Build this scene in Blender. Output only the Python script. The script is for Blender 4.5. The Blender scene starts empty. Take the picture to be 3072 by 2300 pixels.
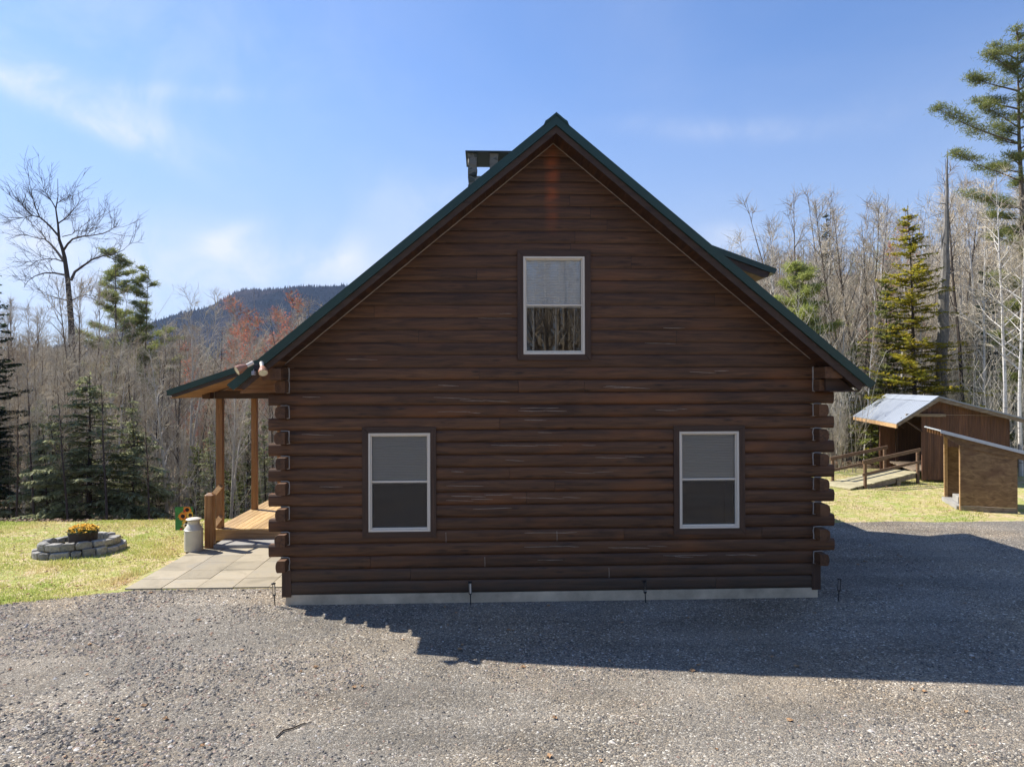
import bpy, math, random
from mathutils import Vector, Matrix, noise
PI = math.pi
R = math.radians
scene = bpy.context.scene
COL = scene.collection

# ------------------------------------------------------------------ camera
FPX = 2131.0
TH, PT, RO = R(2.23), R(.27), R(.18)
CAM = Vector((0, -11.425, 3.45))
def ray(px, py):
    u = (px-1536)/FPX; v = -(py-1150)/FPX
    c, s = math.cos(RO), math.sin(RO)
    u, v = u*c+v*s, -u*s+v*c
    f = math.cos(PT)-math.sin(PT)*v; up = math.sin(PT)+math.cos(PT)*v
    return Vector((u*math.cos(TH)+f*math.sin(TH), -u*math.sin(TH)+f*math.cos(TH), up))
def at(px, py, z): return CAM + ray(px, py)*z
cd = bpy.data.cameras.new('camera'); cam = bpy.data.objects.new('camera', cd); COL.objects.link(cam)
fw = ray(1536, 1150); rt = (ray(1536+FPX, 1150)-fw).normalized(); upv = (ray(1536, 1150-FPX)-fw).normalized()
m = Matrix((rt, upv, -fw.normalized())).transposed().to_4x4(); m.translation = CAM
cam.matrix_world = m
cd.sensor_width = 36; cd.lens = FPX/3072*36; cd.clip_start = .1; cd.clip_end = 12000
scene.camera = cam

# ------------------------------------------------------------------ helpers
def ss(a, b, x):
    t = max(0, min(1, (x-a)/(b-a))); return t*t*(3-2*t)
def nz(x, y, z=0, s=1.0): return noise.noise(Vector((x*s, y*s, z)))

class MB:
    def __init__(s): s.v = []; s.f = []; s.t = []
    def add(s, vs, fs, tint=0.5):
        n = len(s.v); s.v.extend([tuple(v) for v in vs]); s.f.extend([tuple(i+n for i in f) for f in fs])
        s.t.extend([tint]*len(fs)); return s
    def quad(s, a, b, c, d, tint=.5): return s.add([a, b, c, d], [(0, 1, 2, 3)], tint)
    def box(s, x0, x1, y0, y1, z0, z1, tint=.5, M=None):
        vs = [(x, y, z) for x in (x0, x1) for y in (y0, y1) for z in (z0, z1)]
        if M: vs = [M @ Vector(v) for v in vs]
        return s.add(vs, [(0,1,3,2),(4,6,7,5),(0,4,5,1),(2,3,7,6),(0,2,6,4),(1,5,7,3)], tint)
    def prism(s, prof, axis, a, b, tint=.5, M=None, ends=True):
        """prof: list of 2D points; axis 'x': (y,z) extruded in x; 'y': (x,z) extruded in y; 'z': (x,y)."""
        def p(q, t):
            v = (t, q[0], q[1]) if axis == 'x' else (q[0], t, q[1]) if axis == 'y' else (q[0], q[1], t)
            return M @ Vector(v) if M else v
        n = len(prof); vs = [p(q, a) for q in prof]+[p(q, b) for q in prof]
        fs = [(i, (i+1) % n, n+(i+1) % n, n+i) for i in range(n)]
        if ends: fs += [tuple(range(n-1, -1, -1)), tuple(range(n, 2*n))]
        return s.add(vs, fs, tint)
    def tube(s, pts, rad, k=6, tint=.5, cap=True):
        pts = [Vector(p) for p in pts]; n = len(pts)
        if not isinstance(rad, (list, tuple)): rad = [rad]*n
        vs = []; prev = None
        for i, p in enumerate(pts):
            d = (pts[min(i+1, n-1)]-pts[max(i-1, 0)])
            if d.length < 1e-9: d = Vector((0, 0, 1))
            d.normalize()
            if prev is None:
                a = d.cross(Vector((0, 0, 1)) if abs(d.z) < .9 else Vector((1, 0, 0))).normalized()
            else:
                a = (prev - d*prev.dot(d))
                a = a.normalized() if a.length > 1e-6 else d.orthogonal().normalized()
            prev = a; b = d.cross(a)
            for j in range(k):
                t = 2*PI*j/k; vs.append(p+(a*math.cos(t)+b*math.sin(t))*rad[i])
        fs = [(i*k+j, i*k+(j+1) % k, (i+1)*k+(j+1) % k, (i+1)*k+j) for i in range(n-1) for j in range(k)]
        if cap and k > 3: fs += [tuple(range(k-1, -1, -1)), tuple(range((n-1)*k, n*k))]
        return s.add(vs, fs, tint)
    def lathe(s, prof, k=24, c=(0, 0, 0), tint=.5):
        vs = [(c[0]+r*math.cos(2*PI*j/k), c[1]+r*math.sin(2*PI*j/k), c[2]+z) for r, z in prof for j in range(k)]
        n = len(prof)
        fs = [(i*k+j, i*k+(j+1) % k, (i+1)*k+(j+1) % k, (i+1)*k+j) for i in range(n-1) for j in range(k)]
        return s.add(vs, fs, tint)
    def build(s, name, mat, parent=None, bevel=0, smooth=False):
        me = bpy.data.meshes.new(name); me.from_pydata(s.v, [], s.f)
        at_ = me.attributes.new('tint', 'FLOAT', 'FACE'); at_.data.foreach_set('value', s.t)
        me.materials.append(mat)
        if smooth: me.polygons.foreach_set('use_smooth', [True]*len(me.polygons))
        me.update()
        o = bpy.data.objects.new(name, me); COL.objects.link(o)
        if parent is not None:
            o.parent = parent
            if parent.type == 'EMPTY': o.location = -parent.location if not parent.get('_local') else (0, 0, 0)
        if bevel:
            b = o.modifiers.new('bevel', 'BEVEL'); b.width = bevel; b.segments = 2; b.limit_method = 'ANGLE'; b.angle_limit = R(40)
        return o
def tag(o, label=None, cat=None, group=None, kind=None):
    if label: o['label'] = label
    if cat: o['category'] = cat
    if group: o['group'] = group
    if kind: o['kind'] = kind
    return o
def thing(name, label, cat, loc, group=None, local=False):
    o = bpy.data.objects.new(name, None); COL.objects.link(o); o.location = loc
    o.empty_display_size = .2
    if local: o['_local'] = 1
    return tag(o, label, cat, group)
def copy_tree(o, loc, rz=0, sc=1.0, label=None, group=None, cat=None, tilt=0):
    c = o.copy(); COL.objects.link(c); c.location = loc; c.rotation_euler = (tilt, 0, rz); c.scale = (sc, sc, sc)
    if label: c['label'] = label
    if group: c['group'] = group
    if cat: c['category'] = cat
    for ch in o.children:
        d = ch.copy(); COL.objects.link(d); d.parent = c
    return c

# ------------------------------------------------------------------ materials
class NT:
    def __init__(s, name):
        s.m = bpy.data.materials.new(name); s.m.use_nodes = True; s.n = s.m.node_tree.nodes; s.l = s.m.node_tree.links
        s.b = s.n['Principled BSDF']; s.out = s.n['Material Output']
    def new(s, t, **k):
        n = s.n.new(t)
        for a, v in k.items(): setattr(n, a, v)
        return n
    def lk(s, a, b): s.l.new(a, b)
    def coord(s, scale=(1, 1, 1), out='Object', rot=(0, 0, 0)):
        t = s.new('ShaderNodeTexCoord'); mp = s.new('ShaderNodeMapping'); mp.inputs['Scale'].default_value = scale
        mp.inputs['Rotation'].default_value = rot
        s.lk(t.outputs[out], mp.inputs['Vector']); return mp.outputs['Vector']
    def tint(s):
        a = s.new('ShaderNodeAttribute'); a.attribute_name = 'tint'; return a.outputs['Fac']
    def noise(s, vec, scale, detail=4, rough=.5, dist=0):
        n = s.new('ShaderNodeTexNoise'); n.inputs['Scale'].default_value = scale; n.inputs['Detail'].default_value = detail
        n.inputs['Roughness'].default_value = rough; n.inputs['Distortion'].default_value = dist
        if vec: s.lk(vec, n.inputs['Vector'])
        return n
    def vor(s, vec, scale, feature='F1'):
        n = s.new('ShaderNodeTexVoronoi'); n.inputs['Scale'].default_value = scale; n.feature = feature
        s.lk(vec, n.inputs['Vector']); return n
    def ramp(s, fac, stops, interp='LINEAR'):
        n = s.new('ShaderNodeValToRGB'); e = n.color_ramp; e.interpolation = interp
        while len(e.elements) < len(stops): e.elements.new(.5)
        for el, (p, c) in zip(e.elements, stops):
            el.position = p; el.color = (c, c, c, 1) if isinstance(c, (int, float)) else (*c, 1)
        s.lk(fac, n.inputs['Fac']); return n.outputs['Color']
    def mix(s, fac, a, b, blend='MIX'):
        n = s.new('ShaderNodeMix', data_type='RGBA', blend_type=blend)
        for si, v in ((0, fac), (6, a), (7, b)):
            sock = n.inputs[si]
            if isinstance(v, (int, float)): sock.default_value = v if si == 0 else (v, v, v, 1)
            elif isinstance(v, tuple): sock.default_value = (*v, 1)
            else: s.lk(v, sock)
        return n.outputs[2]
    def math(s, op, a, b=0, c=0):
        n = s.new('ShaderNodeMath', operation=op)
        for i, v in enumerate((a, b, c)):
            if isinstance(v, (int, float)): n.inputs[i].default_value = v
            else: s.lk(v, n.inputs[i])
        return n.outputs[0]
    def vadd(s, a, b):
        n = s.new('ShaderNodeVectorMath', operation='ADD'); s.lk(a, n.inputs[0])
        if isinstance(b, tuple): n.inputs[1].default_value = b
        else: s.lk(b, n.inputs[1])
        return n.outputs[0]
    def bump(s, h, strength=.3, dist=.01):
        n = s.new('ShaderNodeBump'); n.inputs['Strength'].default_value = strength; n.inputs['Distance'].default_value = dist
        s.lk(h, n.inputs['Height']); s.lk(n.outputs['Normal'], s.b.inputs['Normal'])
    def col(s, c):
        if isinstance(c, tuple): s.b.inputs['Base Color'].default_value = (*c, 1)
        else: s.lk(c, s.b.inputs['Base Color'])
    def rough(s, r): s.b.inputs['Roughness'].default_value = r
MATS = {}
def wood(name, cols, axis='x', rough=.65, grain=14, bump=.25, knots=.5, patch=None, splash=False, patch_lo=.52, along=.9, streak=False):
    t = NT(name); sc = {'x': (along, grain, grain), 'y': (grain, along, grain), 'z': (grain, grain, along)}[axis]
    v = t.coord(sc); tn = t.tint()
    off = t.new('ShaderNodeCombineXYZ')
    for i, k in enumerate((37, 91, 53)): t.lk(t.math('MULTIPLY', tn, k), off.inputs[i])
    v = t.vadd(v, off.outputs[0])
    n = t.noise(v, 1.5, 6, .62, .8)
    base = t.ramp(n.outputs['Fac'], [(.3, cols[0]), (.5, cols[1]), (.72, cols[2])])
    # board to board value
    val = t.math('MULTIPLY_ADD', tn, .36, .80)
    vc = t.new('ShaderNodeCombineColor')
    for i in range(3): t.lk(val, vc.inputs[i])
    base = t.mix(1.0, base, vc.outputs[0], 'MULTIPLY')
    if patch:
        p = t.noise(t.vadd(t.coord((.8, 2.2, 2.6) if axis == 'x' else (2.2, 2.2, .8)), off.outputs[0]), 1.0, 3, .55, .3)
        f = t.ramp(p.outputs['Fac'], [(patch_lo, 0.0), (patch_lo+.2, .75)])
        base = t.mix(f, base, patch)
    if knots:
        kv = t.vadd(t.coord({'x': (1.6, 5, 7), 'y': (5, 1.6, 7), 'z': (5, 7, 1.6)}[axis]), off.outputs[0])
        k = t.vor(kv, 1.0); kf = t.ramp(k.outputs['Distance'], [(.05, knots), (.17, 0.0)])
        base = t.mix(kf, base, tuple(c*.35 for c in cols[0]))
    if splash:
        g = t.new('ShaderNodeSeparateXYZ'); t.lk(t.coord(), g.inputs[0])
        h = t.math('ADD', g.outputs[2], t.math('MULTIPLY', t.noise(t.coord(), 3, 3).outputs['Fac'], .5))
        f = t.ramp(h, [(.45, .75), (1.0, 0.0)])
        base = t.mix(f, base, (.052, .041, .029))
    if streak:      # the reddish run below the peak
        g = t.new('ShaderNodeSeparateXYZ'); t.lk(t.coord(), g.inputs[0])
        wob = t.math('MULTIPLY', t.math('SUBTRACT', t.noise(t.coord((3, 3, 3)), 1.0, 4).outputs['Fac'], .5), .10)
        dx = t.math('ABSOLUTE', t.math('ADD', t.math('SUBTRACT', g.outputs[0], 1.10), wob))
        fx = t.ramp(dx, [(.03, 1.0), (.14, 0.0)])
        fz = t.ramp(t.math('DIVIDE', g.outputs[2], 8.0), [(.73, 0.0), (.80, .8), (.88, .9), (.9, .5)])
        f = t.math('MULTIPLY', t.math('MULTIPLY', fx, fz), t.ramp(t.noise(t.coord((2, 2, 9)), 1.0, 2).outputs['Fac'], [(.35, .25), (.6, 1.0)]))
        base = t.mix(f, base, (.34, .085, .02))
    t.col(base); t.rough(rough)
    t.bump(n.outputs['Fac'], bump, .006)
    MATS[name] = t.m; return t.m
def plain(name, c, rough=.6, metal=0, var=.0, scale=6, bump=0, spec=None):
    t = NT(name)
    if var:
        n = t.noise(t.coord(), scale, 5, .6)
        a = tuple(max(0, x*(1-var)) for x in c); b = tuple(x*(1+var) for x in c)
        t.col(t.ramp(n.outputs['Fac'], [(.3, a), (.7, b)]))
        if bump: t.bump(n.outputs['Fac'], bump, .02)
    else: t.col(c)
    t.rough(rough); t.b.inputs['Metallic'].default_value = metal
    if spec is not None: t.b.inputs['Specular IOR Level'].default_value = spec
    MATS[name] = t.m; return t.m

CW = ((.042, .0185, .0072), (.104, .046, .0178), (.172, .078, .029))
M_log = wood('log_stain', CW, 'x', .62, 11, .35, .75, patch=(.215, .078, .022), splash=True, patch_lo=.535)
M_gable = wood('gable_stain', CW, 'x', .62, 11, .3, .6, patch=(.17, .064, .021), patch_lo=.57, streak=True)
M_logy = wood('log_stain_end', CW, 'y', .7, 14, .5, .5, patch=(.20, .09, .035), patch_lo=.48)
M_trim = wood('trim_stain', ((.038, .019, .010), (.066, .033, .018), (.095, .048, .026)), 'z', .6, 16, .2, .4)
M_trimx = wood('trim_stain_flat', ((.038, .019, .010), (.066, .033, .018), (.095, .048, .026)), 'x', .6, 16, .2, .4)
M_fascia = wood('fascia_stain', ((.040, .022, .013), (.060, .034, .020), (.085, .05, .03)), 'x', .65, 8, .2, .3)
M_soffit = wood('soffit_stain', ((.035, .015, .007), (.07, .03, .013), (.13, .055, .02)), 'y', .6, 9, .25, .5)
M_soffit_light = wood('soffit_pine', ((.16, .07, .025), (.27, .125, .05), (.38, .19, .08)), 'y', .55, 10, .2, .5)
M_infill = wood('infill_pine', ((.16, .07, .025), (.27, .12, .045), (.36, .18, .07)), 'x', .55, 10, .2, .5)
M_post = wood('post_pine', ((.17, .072, .020), (.27, .122, .037), (.37, .185, .065)), 'z', .55, 12, .2, .6)
M_railw = wood('rail_pine', ((.34, .19, .08), (.5, .31, .15), (.62, .42, .22)), 'y', .55, 12, .2, .5)
M_deck = wood('deck_pine', ((.36, .21, .075), (.52, .33, .13), (.64, .44, .2)), 'y', .55, 12, .2, .5)
M_deckx = wood('deck_rim', ((.26, .14, .06), (.38, .22, .10), (.48, .3, .15)), 'x', .6, 12, .2, .4)
M_oldwood = wood('weathered_wood', ((.16, .11, .07), (.25, .19, .13), (.36, .29, .2)), 'x', .8, 9, .3, .4)
M_ply = wood('plywood', ((.13, .07, .032), (.24, .145, .07), (.36, .235, .12)), 'x', .75, 7, .3, .7, patch=(.14, .07, .038), patch_lo=.54, along=1.4)
M_siding = wood('hut_siding', ((.075, .03, .015), (.12, .052, .026), (.17, .08, .04)), 'z', .7, 12, .3, .2)
M_ramp = wood('ramp_boards', ((.26, .23, .13), (.42, .37, .22), (.52, .45, .28)), 'x', .8, 9, .2, .2)
M_caulk = plain('caulk', (.38, .31, .235), .7, var=.2, scale=20)
M_caulkw = plain('caulk_pale', (.42, .37, .31), .7, var=.25, scale=8)
M_green = plain('green_metal', (.016, .052, .040), .38, var=.12, scale=2, bump=.02)
M_conc = plain('concrete', (.30, .29, .27), .9, var=.22, scale=2.5, bump=.3)
M_white = plain('vinyl_white', (.78, .70, .57), .4)
M_found = plain('foundation_concrete', (.50, .42, .30), .9, var=.38, scale=1.6, bump=.3)
M_black = plain('black_metal', (.012, .012, .014), .4)
M_zinc = plain('zinc_roof', (.30, .33, .375), .6, spec=.3)
M_rampw = wood('ramp_rail', ((.09, .05, .028), (.16, .092, .05), (.24, .145, .085)), 'x', .7, 12, .2, .3)
M_cream = plain('cream_enamel', (.60, .56, .46), .35, var=.05, scale=8)
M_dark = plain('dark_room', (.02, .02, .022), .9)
M_blackcap = plain('dark_steel', (.035, .045, .045), .5, var=.3, scale=6)
# ------------------------------------------------------------------ sky and sun
SUN = Vector((-.8545, .469, 1.0)).normalized()      # towards the sun
w = bpy.data.worlds.new('World'); scene.world = w; w.use_nodes = True
wn, wl = w.node_tree.nodes, w.node_tree.links
bg = wn['Background']
sky = wn.new('ShaderNodeTexSky'); sky.sky_type = 'NISHITA'; sky.sun_disc = False
sky.sun_elevation = math.asin(SUN.z); sky.sun_rotation = math.atan2(SUN.x, SUN.y)
sky.altitude = 300; sky.air_density = 1.15; sky.dust_density = .25; sky.ozone_density = 2.6
tc = wn.new('ShaderNodeTexCoord')
def wmath(op, a, b=0.0, c=0.0):
    n = wn.new('ShaderNodeMath'); n.operation = op
    for i, v in enumerate((a, b, c)):
        if isinstance(v, (int, float)): n.inputs[i].default_value = v
        else: wl.new(v, n.inputs[i])
    return n.outputs[0]
def wramp(f, a, b):
    n = wn.new('ShaderNodeMapRange'); n.interpolation_type = 'SMOOTHSTEP'; n.inputs[1].default_value = a; n.inputs[2].default_value = b
    wl.new(f, n.inputs[0]); return n.outputs[0]
sep = wn.new('ShaderNodeSeparateXYZ'); wl.new(tc.outputs['Generated'], sep.inputs[0])
# flat cloud layer: project the view direction on a plane overhead
zz = wmath('MAXIMUM', sep.outputs[2], .03)
cx_, cy_ = wmath('DIVIDE', sep.outputs[0], zz), wmath('DIVIDE', sep.outputs[1], zz)
cmb = wn.new('ShaderNodeCombineXYZ'); wl.new(cx_, cmb.inputs[0]); wl.new(cy_, cmb.inputs[1])
mp = wn.new('ShaderNodeMapping'); mp.inputs['Scale'].default_value = (.9, .45, 1); mp.inputs['Rotation'].default_value = (0, 0, .6); mp.inputs['Location'].default_value = (3.1, 1.7, 0)
wl.new(cmb.outputs[0], mp.inputs[0])
cn = wn.new('ShaderNodeTexNoise'); cn.inputs['Scale'].default_value = .7; cn.inputs['Detail'].default_value = 7; cn.inputs['Roughness'].default_value = .55; cn.inputs['Distortion'].default_value = .6
wl.new(mp.outputs[0], cn.inputs[0])
wisp = wramp(cn.outputs['Fac'], .44, .86)
# clouds that stand at known places in the sky (direction, size across, size up, tilt, amount)
def blob(px, py, sx, sy, k, tilt=0.0):
    d = ray(px, py).normalized()
    az, el = math.atan2(d.x, d.y), math.asin(d.z)
    a = wmath('SUBTRACT', wmath('ARCTAN2', sep.outputs[0], sep.outputs[1]), az)
    e = wmath('SUBTRACT', wmath('ARCSINE', sep.outputs[2]), el)
    e = wmath('SUBTRACT', e, wmath('MULTIPLY', a, tilt))
    q = wmath('ADD', wmath('POWER', wmath('DIVIDE', wmath('ABSOLUTE', a), sx), 2.0), wmath('POWER', wmath('DIVIDE', wmath('ABSOLUTE', e), sy), 2.0))
    return wmath('MULTIPLY', wmath('EXPONENT', wmath('MULTIPLY', q, -1.0)), k)
cn2 = wn.new('ShaderNodeTexNoise'); cn2.inputs['Scale'].default_value = 9; cn2.inputs['Detail'].default_value = 6; cn2.inputs['Roughness'].default_value = .6; cn2.inputs['Distortion'].default_value = .5
wl.new(tc.outputs['Generated'], cn2.inputs[0])
puff = wramp(cn2.outputs['Fac'], .30, .72)
tot = None
for a in ((330, 340, .11, .020, .75, -.25), (180, 320, .12, .014, .6, -.35), (120, 190, .13, .020, .34, -.2), (520, 275, .09, .010, .25, .1),
          (660, 735, .026, .018, .42), (720, 690, .035, .012, .3, .4), (1040, 750, .022, .026, .36), (930, 800, .06, .022, .3), (820, 800, .25, .045, .42), (150, 850, .25, .07, .5),
          (2180, 390, .12, .014, .26, -.12), (2560, 350, .2, .02, .08), (2180, 715, .04, .016, .55), (60, 730, .035, .025, .5), (1240, 620, .1, .05, .22), (200, 60, .35, .09, .2)):
    tot = blob(*a) if tot is None else wmath('ADD', tot, blob(*a))
cl = wmath('MULTIPLY', tot, wmath('MULTIPLY_ADD', puff, 1.0, .22))
cl = wmath('ADD', cl, wmath('MULTIPLY', wisp, .16))
cl = wmath('MINIMUM', cl, .9)
mx = wn.new('ShaderNodeMix'); mx.data_type = 'RGBA'
gr = wn.new('ShaderNodeMix'); gr.data_type = 'RGBA'; gr.blend_type = 'MULTIPLY'; gr.inputs[0].default_value = 1; wl.new(sky.outputs[0], gr.inputs[6]); gr.inputs[7].default_value = (.75, .875, 1.10, 1)
# pale air low in the sky
lo_ = wn.new('ShaderNodeMapRange'); lo_.interpolation_type = 'SMOOTHSTEP'; wl.new(sep.outputs[2], lo_.inputs[0])
lo_.inputs[1].default_value = .44; lo_.inputs[2].default_value = .10; lo_.inputs[3].default_value = 0; lo_.inputs[4].default_value = .66
hz2 = wn.new('ShaderNodeMix'); hz2.data_type = 'RGBA'; wl.new(lo_.outputs[0], hz2.inputs[0]); wl.new(gr.outputs[2], hz2.inputs[6]); hz2.inputs[7].default_value = (3.0, 3.62, 4.95, 1)
wl.new(cl, mx.inputs[0]); wl.new(hz2.outputs[2], mx.inputs[6]); mx.inputs[7].default_value = (5.6, 5.8, 6.3, 1)
wl.new(mx.outputs[2], bg.inputs['Color']); bg.inputs['Strength'].default_value = .077
sl = bpy.data.lights.new('sun', 'SUN'); sl.energy = 3.85; sl.angle = R(.53); sl.color = (1, .945, .86)
so = bpy.data.objects.new('sun', sl); COL.objects.link(so); so.rotation_euler = SUN.to_track_quat('Z', 'Y').to_euler(); so.location = (-30, 20, 40)
scene.view_settings.view_transform = 'Standard'; scene.view_settings.look = 'None'; scene.view_settings.exposure = 1.10
try:
    scene.cycles.max_bounces = 8; scene.cycles.diffuse_bounces = 3; scene.cycles.glossy_bounces = 3; scene.cycles.transparent_max_bounces = 8
    scene.cycles.volume_bounces = 0; scene.cycles.sample_clamp_indirect = 6
except Exception: pass

# ------------------------------------------------------------------ terrain
def terr(x, y):
    r = math.hypot(x, y+11.4); az = math.degrees(math.atan2(x, y+11.4))
    wx = ss(-5, 8, x)
    h = .12*ss(.5, 7, x)*ss(-.8, -4, y)
    h += -3.0*ss(7.3, 13.0, y)*(1-wx)
    h += -1.5*ss(-16, -30, x)*ss(19, 8, y)
    if y > -11:
        h += 44*ss(50, 330, r)*ss(3, 17, az)*(1+.12*nz(x, y, 3, .011))
        h += 16*ss(90, 420, r)*ss(5, -10, az)*(1+.3*nz(x, y, 5, .008))
        h += 1.2*ss(22, 60, r)*nz(x, y, 1, .04)
    else:
        h += 3*ss(40, 120, r)
    return h
def gb(x):      # front edge of the lawn / back edge of the gravel
    n = .10*nz(x, 0, 7, .9)+.05*nz(x, 0, 9, 3)
    if x < -6: return 1.0+(x+6)*.42*(1 if x > -9 else 0)+(-3*.42-(x+9)*-.30 if x <= -9 else 0)+n
    if x < 4.5: return .97
    return 6.15+.25*nz(x, 0, 2, .35)+n
def le(x):      # back edge of the lawn
    if x < 0: return 8.0+.10*(x+8)*1.2+.35*nz(x, 0, 4, .4)
    return 8.0+ss(0, 7, x)*10.5+.5*nz(x, 0, 4, .4)
def gsheet(name, sd, x0, x1, y0, y1, st, dz, mat, kind='structure'):
    nx, ny = int((x1-x0)/st)+1, int((y1-y0)/st)+1
    mb = MB(); idx = {}; val = {}
    P = lambda i, j: (x0+i*st, y0+j*st)
    for i in range(nx):
        for j in range(ny): val[i, j] = sd(*P(i, j))
    def vid(key, x, y):
        if key not in idx:
            idx[key] = len(mb.v); mb.v.append((x, y, terr(x, y)+dz+mic(x, y)))
        return idx[key]
    for i in range(nx-1):
        for j in range(ny-1):
            q = [(i, j), (i+1, j), (i+1, j+1), (i, j+1)]
            s4 = [val[a] > 0 for a in q]
            if not any(s4): continue
            out = []
            for k in range(4):
                a, b = q[k], q[(k+1) % 4]
                if val[a] > 0: out.append(vid(a, *P(*a)))
                if (val[a] > 0) != (val[b] > 0):
                    t = val[a]/(val[a]-val[b]); pa, pb = P(*a), P(*b)
                    out.append(vid((min(a, b), max(a, b)), pa[0]+(pb[0]-pa[0])*t, pa[1]+(pb[1]-pa[1])*t))
            if len(out) > 2: mb.f.append(tuple(out)); mb.t.append(.5)
    o = mb.build(name, mat, smooth=True); tag(o, kind=kind); return o
def mic(x, y):   # centimetre-scale unevenness, none at the walls
    k = ss(-.3, -1.5, y) if -4 < x < 6 else ss(0, 1.2, min(abs(y-gb(x)), 3))
    return k*(.018*nz(x, y, 0, .8)+.010*nz(x, y, 2, 2.3))-.012*k

t = NT('gravel')
v = t.coord((1, 1, 1)); vw = t.coord((1, 1.15, 1), rot=(0, 0, .3))
v1 = t.vor(vw, 48); v2 = t.vor(vw, 115); vbig = t.vor(vw, 13)
ncol = t.noise(v, .55, 5, .6); nmid = t.noise(v, 5, 5, .65)
sp = t.new('ShaderNodeSeparateColor'); t.lk(v1.outputs['Color'], sp.inputs[0])
sp2 = t.new('ShaderNodeSeparateColor'); t.lk(v2.outputs['Color'], sp2.inputs[0])
stone = t.ramp(sp.outputs[0], [(0, (.055, .053, .055)), (.3, (.115, .104, .092)), (.6, (.185, .164, .138)), (.84, (.28, .232, .175)), (.94, (.34, .32, .28)), (1, (.66, .64, .60))])
fine = t.ramp(sp2.outputs[1], [(0, (.065, .063, .064)), (.5, (.145, .134, .120)), (.9, (.235, .213, .182)), (1, (.60, .58, .54))])
zone = t.noise(t.coord((.32, .42, 1)), 1.0, 4, .6, .8)
f = t.math('MULTIPLY', t.ramp(nmid.outputs['Fac'], [(.36, .4), (.56, 1.0)]), t.ramp(zone.outputs['Fac'], [(.38, .45), (.58, 1.0)]))
c = t.mix(f, fine, stone)
big = t.ramp(ncol.outputs['Fac'], [(.3, .74), (.7, 1.20)]); c = t.mix(1.0, c, big, 'MULTIPLY')
wear = t.noise(t.coord((.18, 1.5, 1), rot=(0, 0, .12)), 1.0, 3, .5, .3); c = t.mix(1.0, c, t.ramp(wear.outputs['Fac'], [(.36, .86), (.60, 1.08)]), 'MULTIPLY')
tan = t.noise(t.coord((.5, .5, 1)), .7, 4); tf = t.ramp(tan.outputs['Fac'], [(.44, 0.0), (.68, .8)])
c = t.mix(tf, c, t.mix(1.0, c, (1.13, 1.02, .88), 'MULTIPLY'))
moss = t.noise(t.coord((1, 1, 1)), 1.9, 6, .7); c = t.mix(t.math('MULTIPLY', t.ramp(moss.outputs['Fac'], [(.62, 0.0), (.74, .5)]), tf), c, (.21, .155, .075))
c = t.mix(1.0, c, (1.44, 1.41, 1.32), 'MULTIPLY')
t.col(c); t.rough(.9); t.b.inputs['Specular IOR Level'].default_value = .25
hh = t.math('ADD', t.math('MULTIPLY', v1.outputs['Distance'], t.math('MULTIPLY_ADD', f, -1.0, 0)), t.math('MULTIPLY', v2.outputs['Distance'], -.35))
t.bump(hh, .9, .02); M_gravel = t.m

t = NT('lawn_soil')
n1 = t.noise(t.coord(), .8, 6, .6); n2 = t.noise(t.coord(), 14, 6, .7)
c = t.ramp(n1.outputs['Fac'], [(.32, (.46, .36, .19)), (.46, (.43, .39, .14)), (.6, (.31, .36, .09)), (.75, (.38, .40, .12))])
n3 = t.noise(t.coord(), 3.2, 6, .7, .4)
c = t.mix(t.ramp(n3.outputs['Fac'], [(.46, 0.0), (.60, .95)]), c, (.55, .42, .27)); c = t.mix(t.ramp(n3.outputs['Fac'], [(.30, .85), (.45, 0.0)]), c, (.19, .27, .055))
c = t.mix(1.0, c, t.ramp(n2.outputs['Fac'], [(.3, .68), (.7, 1.5)]), 'MULTIPLY')
t.col(c); t.rough(.95); t.b.inputs['Specular IOR Level'].default_value = .1; t.bump(n2.outputs['Fac'], .9, .05); M_lawn = t.m
t = NT('leaf_litter')
n1 = t.noise(t.coord(), .35, 6, .6); v1 = t.vor(t.coord(), 9); sp = t.new('ShaderNodeSeparateColor'); t.lk(v1.outputs['Color'], sp.inputs[0])
c = t.ramp(sp.outputs[0], [(0, (.05, .033, .02)), (.4, (.12, .075, .042)), (.75, (.19, .125, .075)), (1, (.30, .22, .15))])
c = t.mix(t.ramp(n1.outputs['Fac'], [(.45, 0.0), (.65, .6)]), c, (.10, .10, .035))
t.col(c); t.rough(.95); t.bump(v1.outputs['Distance'], .7, .06); M_litter = t.m

def sd_gravel(x, y): return gb(x)-y
def sd_lawn(x, y): return min(y-gb(x), le(x)-y)
gsheet('gravel_driveway', sd_gravel, -24, 26, -16, 7.5, .25, 0, M_gravel)
gsheet('lawn', sd_lawn, -24, 31, -4, 20.5, .25, 0, M_lawn)
mb = MB(); rings = [0]; r_ = 1.5
while r_ < 620: rings.append(r_); r_ *= 1.07
NA = 260
for i, r_ in enumerate(rings):
    for j in range(NA):
        a = 2*PI*j/NA; x, y = r_*math.sin(a), -11.4+r_*math.cos(a)
        inn = (-23.8 < x < 25.8 and -15.8 < y < 7 and sd_gravel(x, y) > -.6) or (-23.8 < x < 30.8 and -4 < y < 20 and sd_lawn(x, y) > -1.3)
        mb.v.append((x, y, terr(x, y)-(.12 if inn else 0) - (.0 if r_ < 600 else 3)))
for i in range(len(rings)-1):
    for j in range(NA):
        mb.f.append((i*NA+j, i*NA+(j+1) % NA, (i+1)*NA+(j+1) % NA, (i+1)*NA+j)); mb.t.append(.5)
g = mb.build('forest_floor', M_litter, smooth=True); tag(g, kind='structure')
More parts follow.
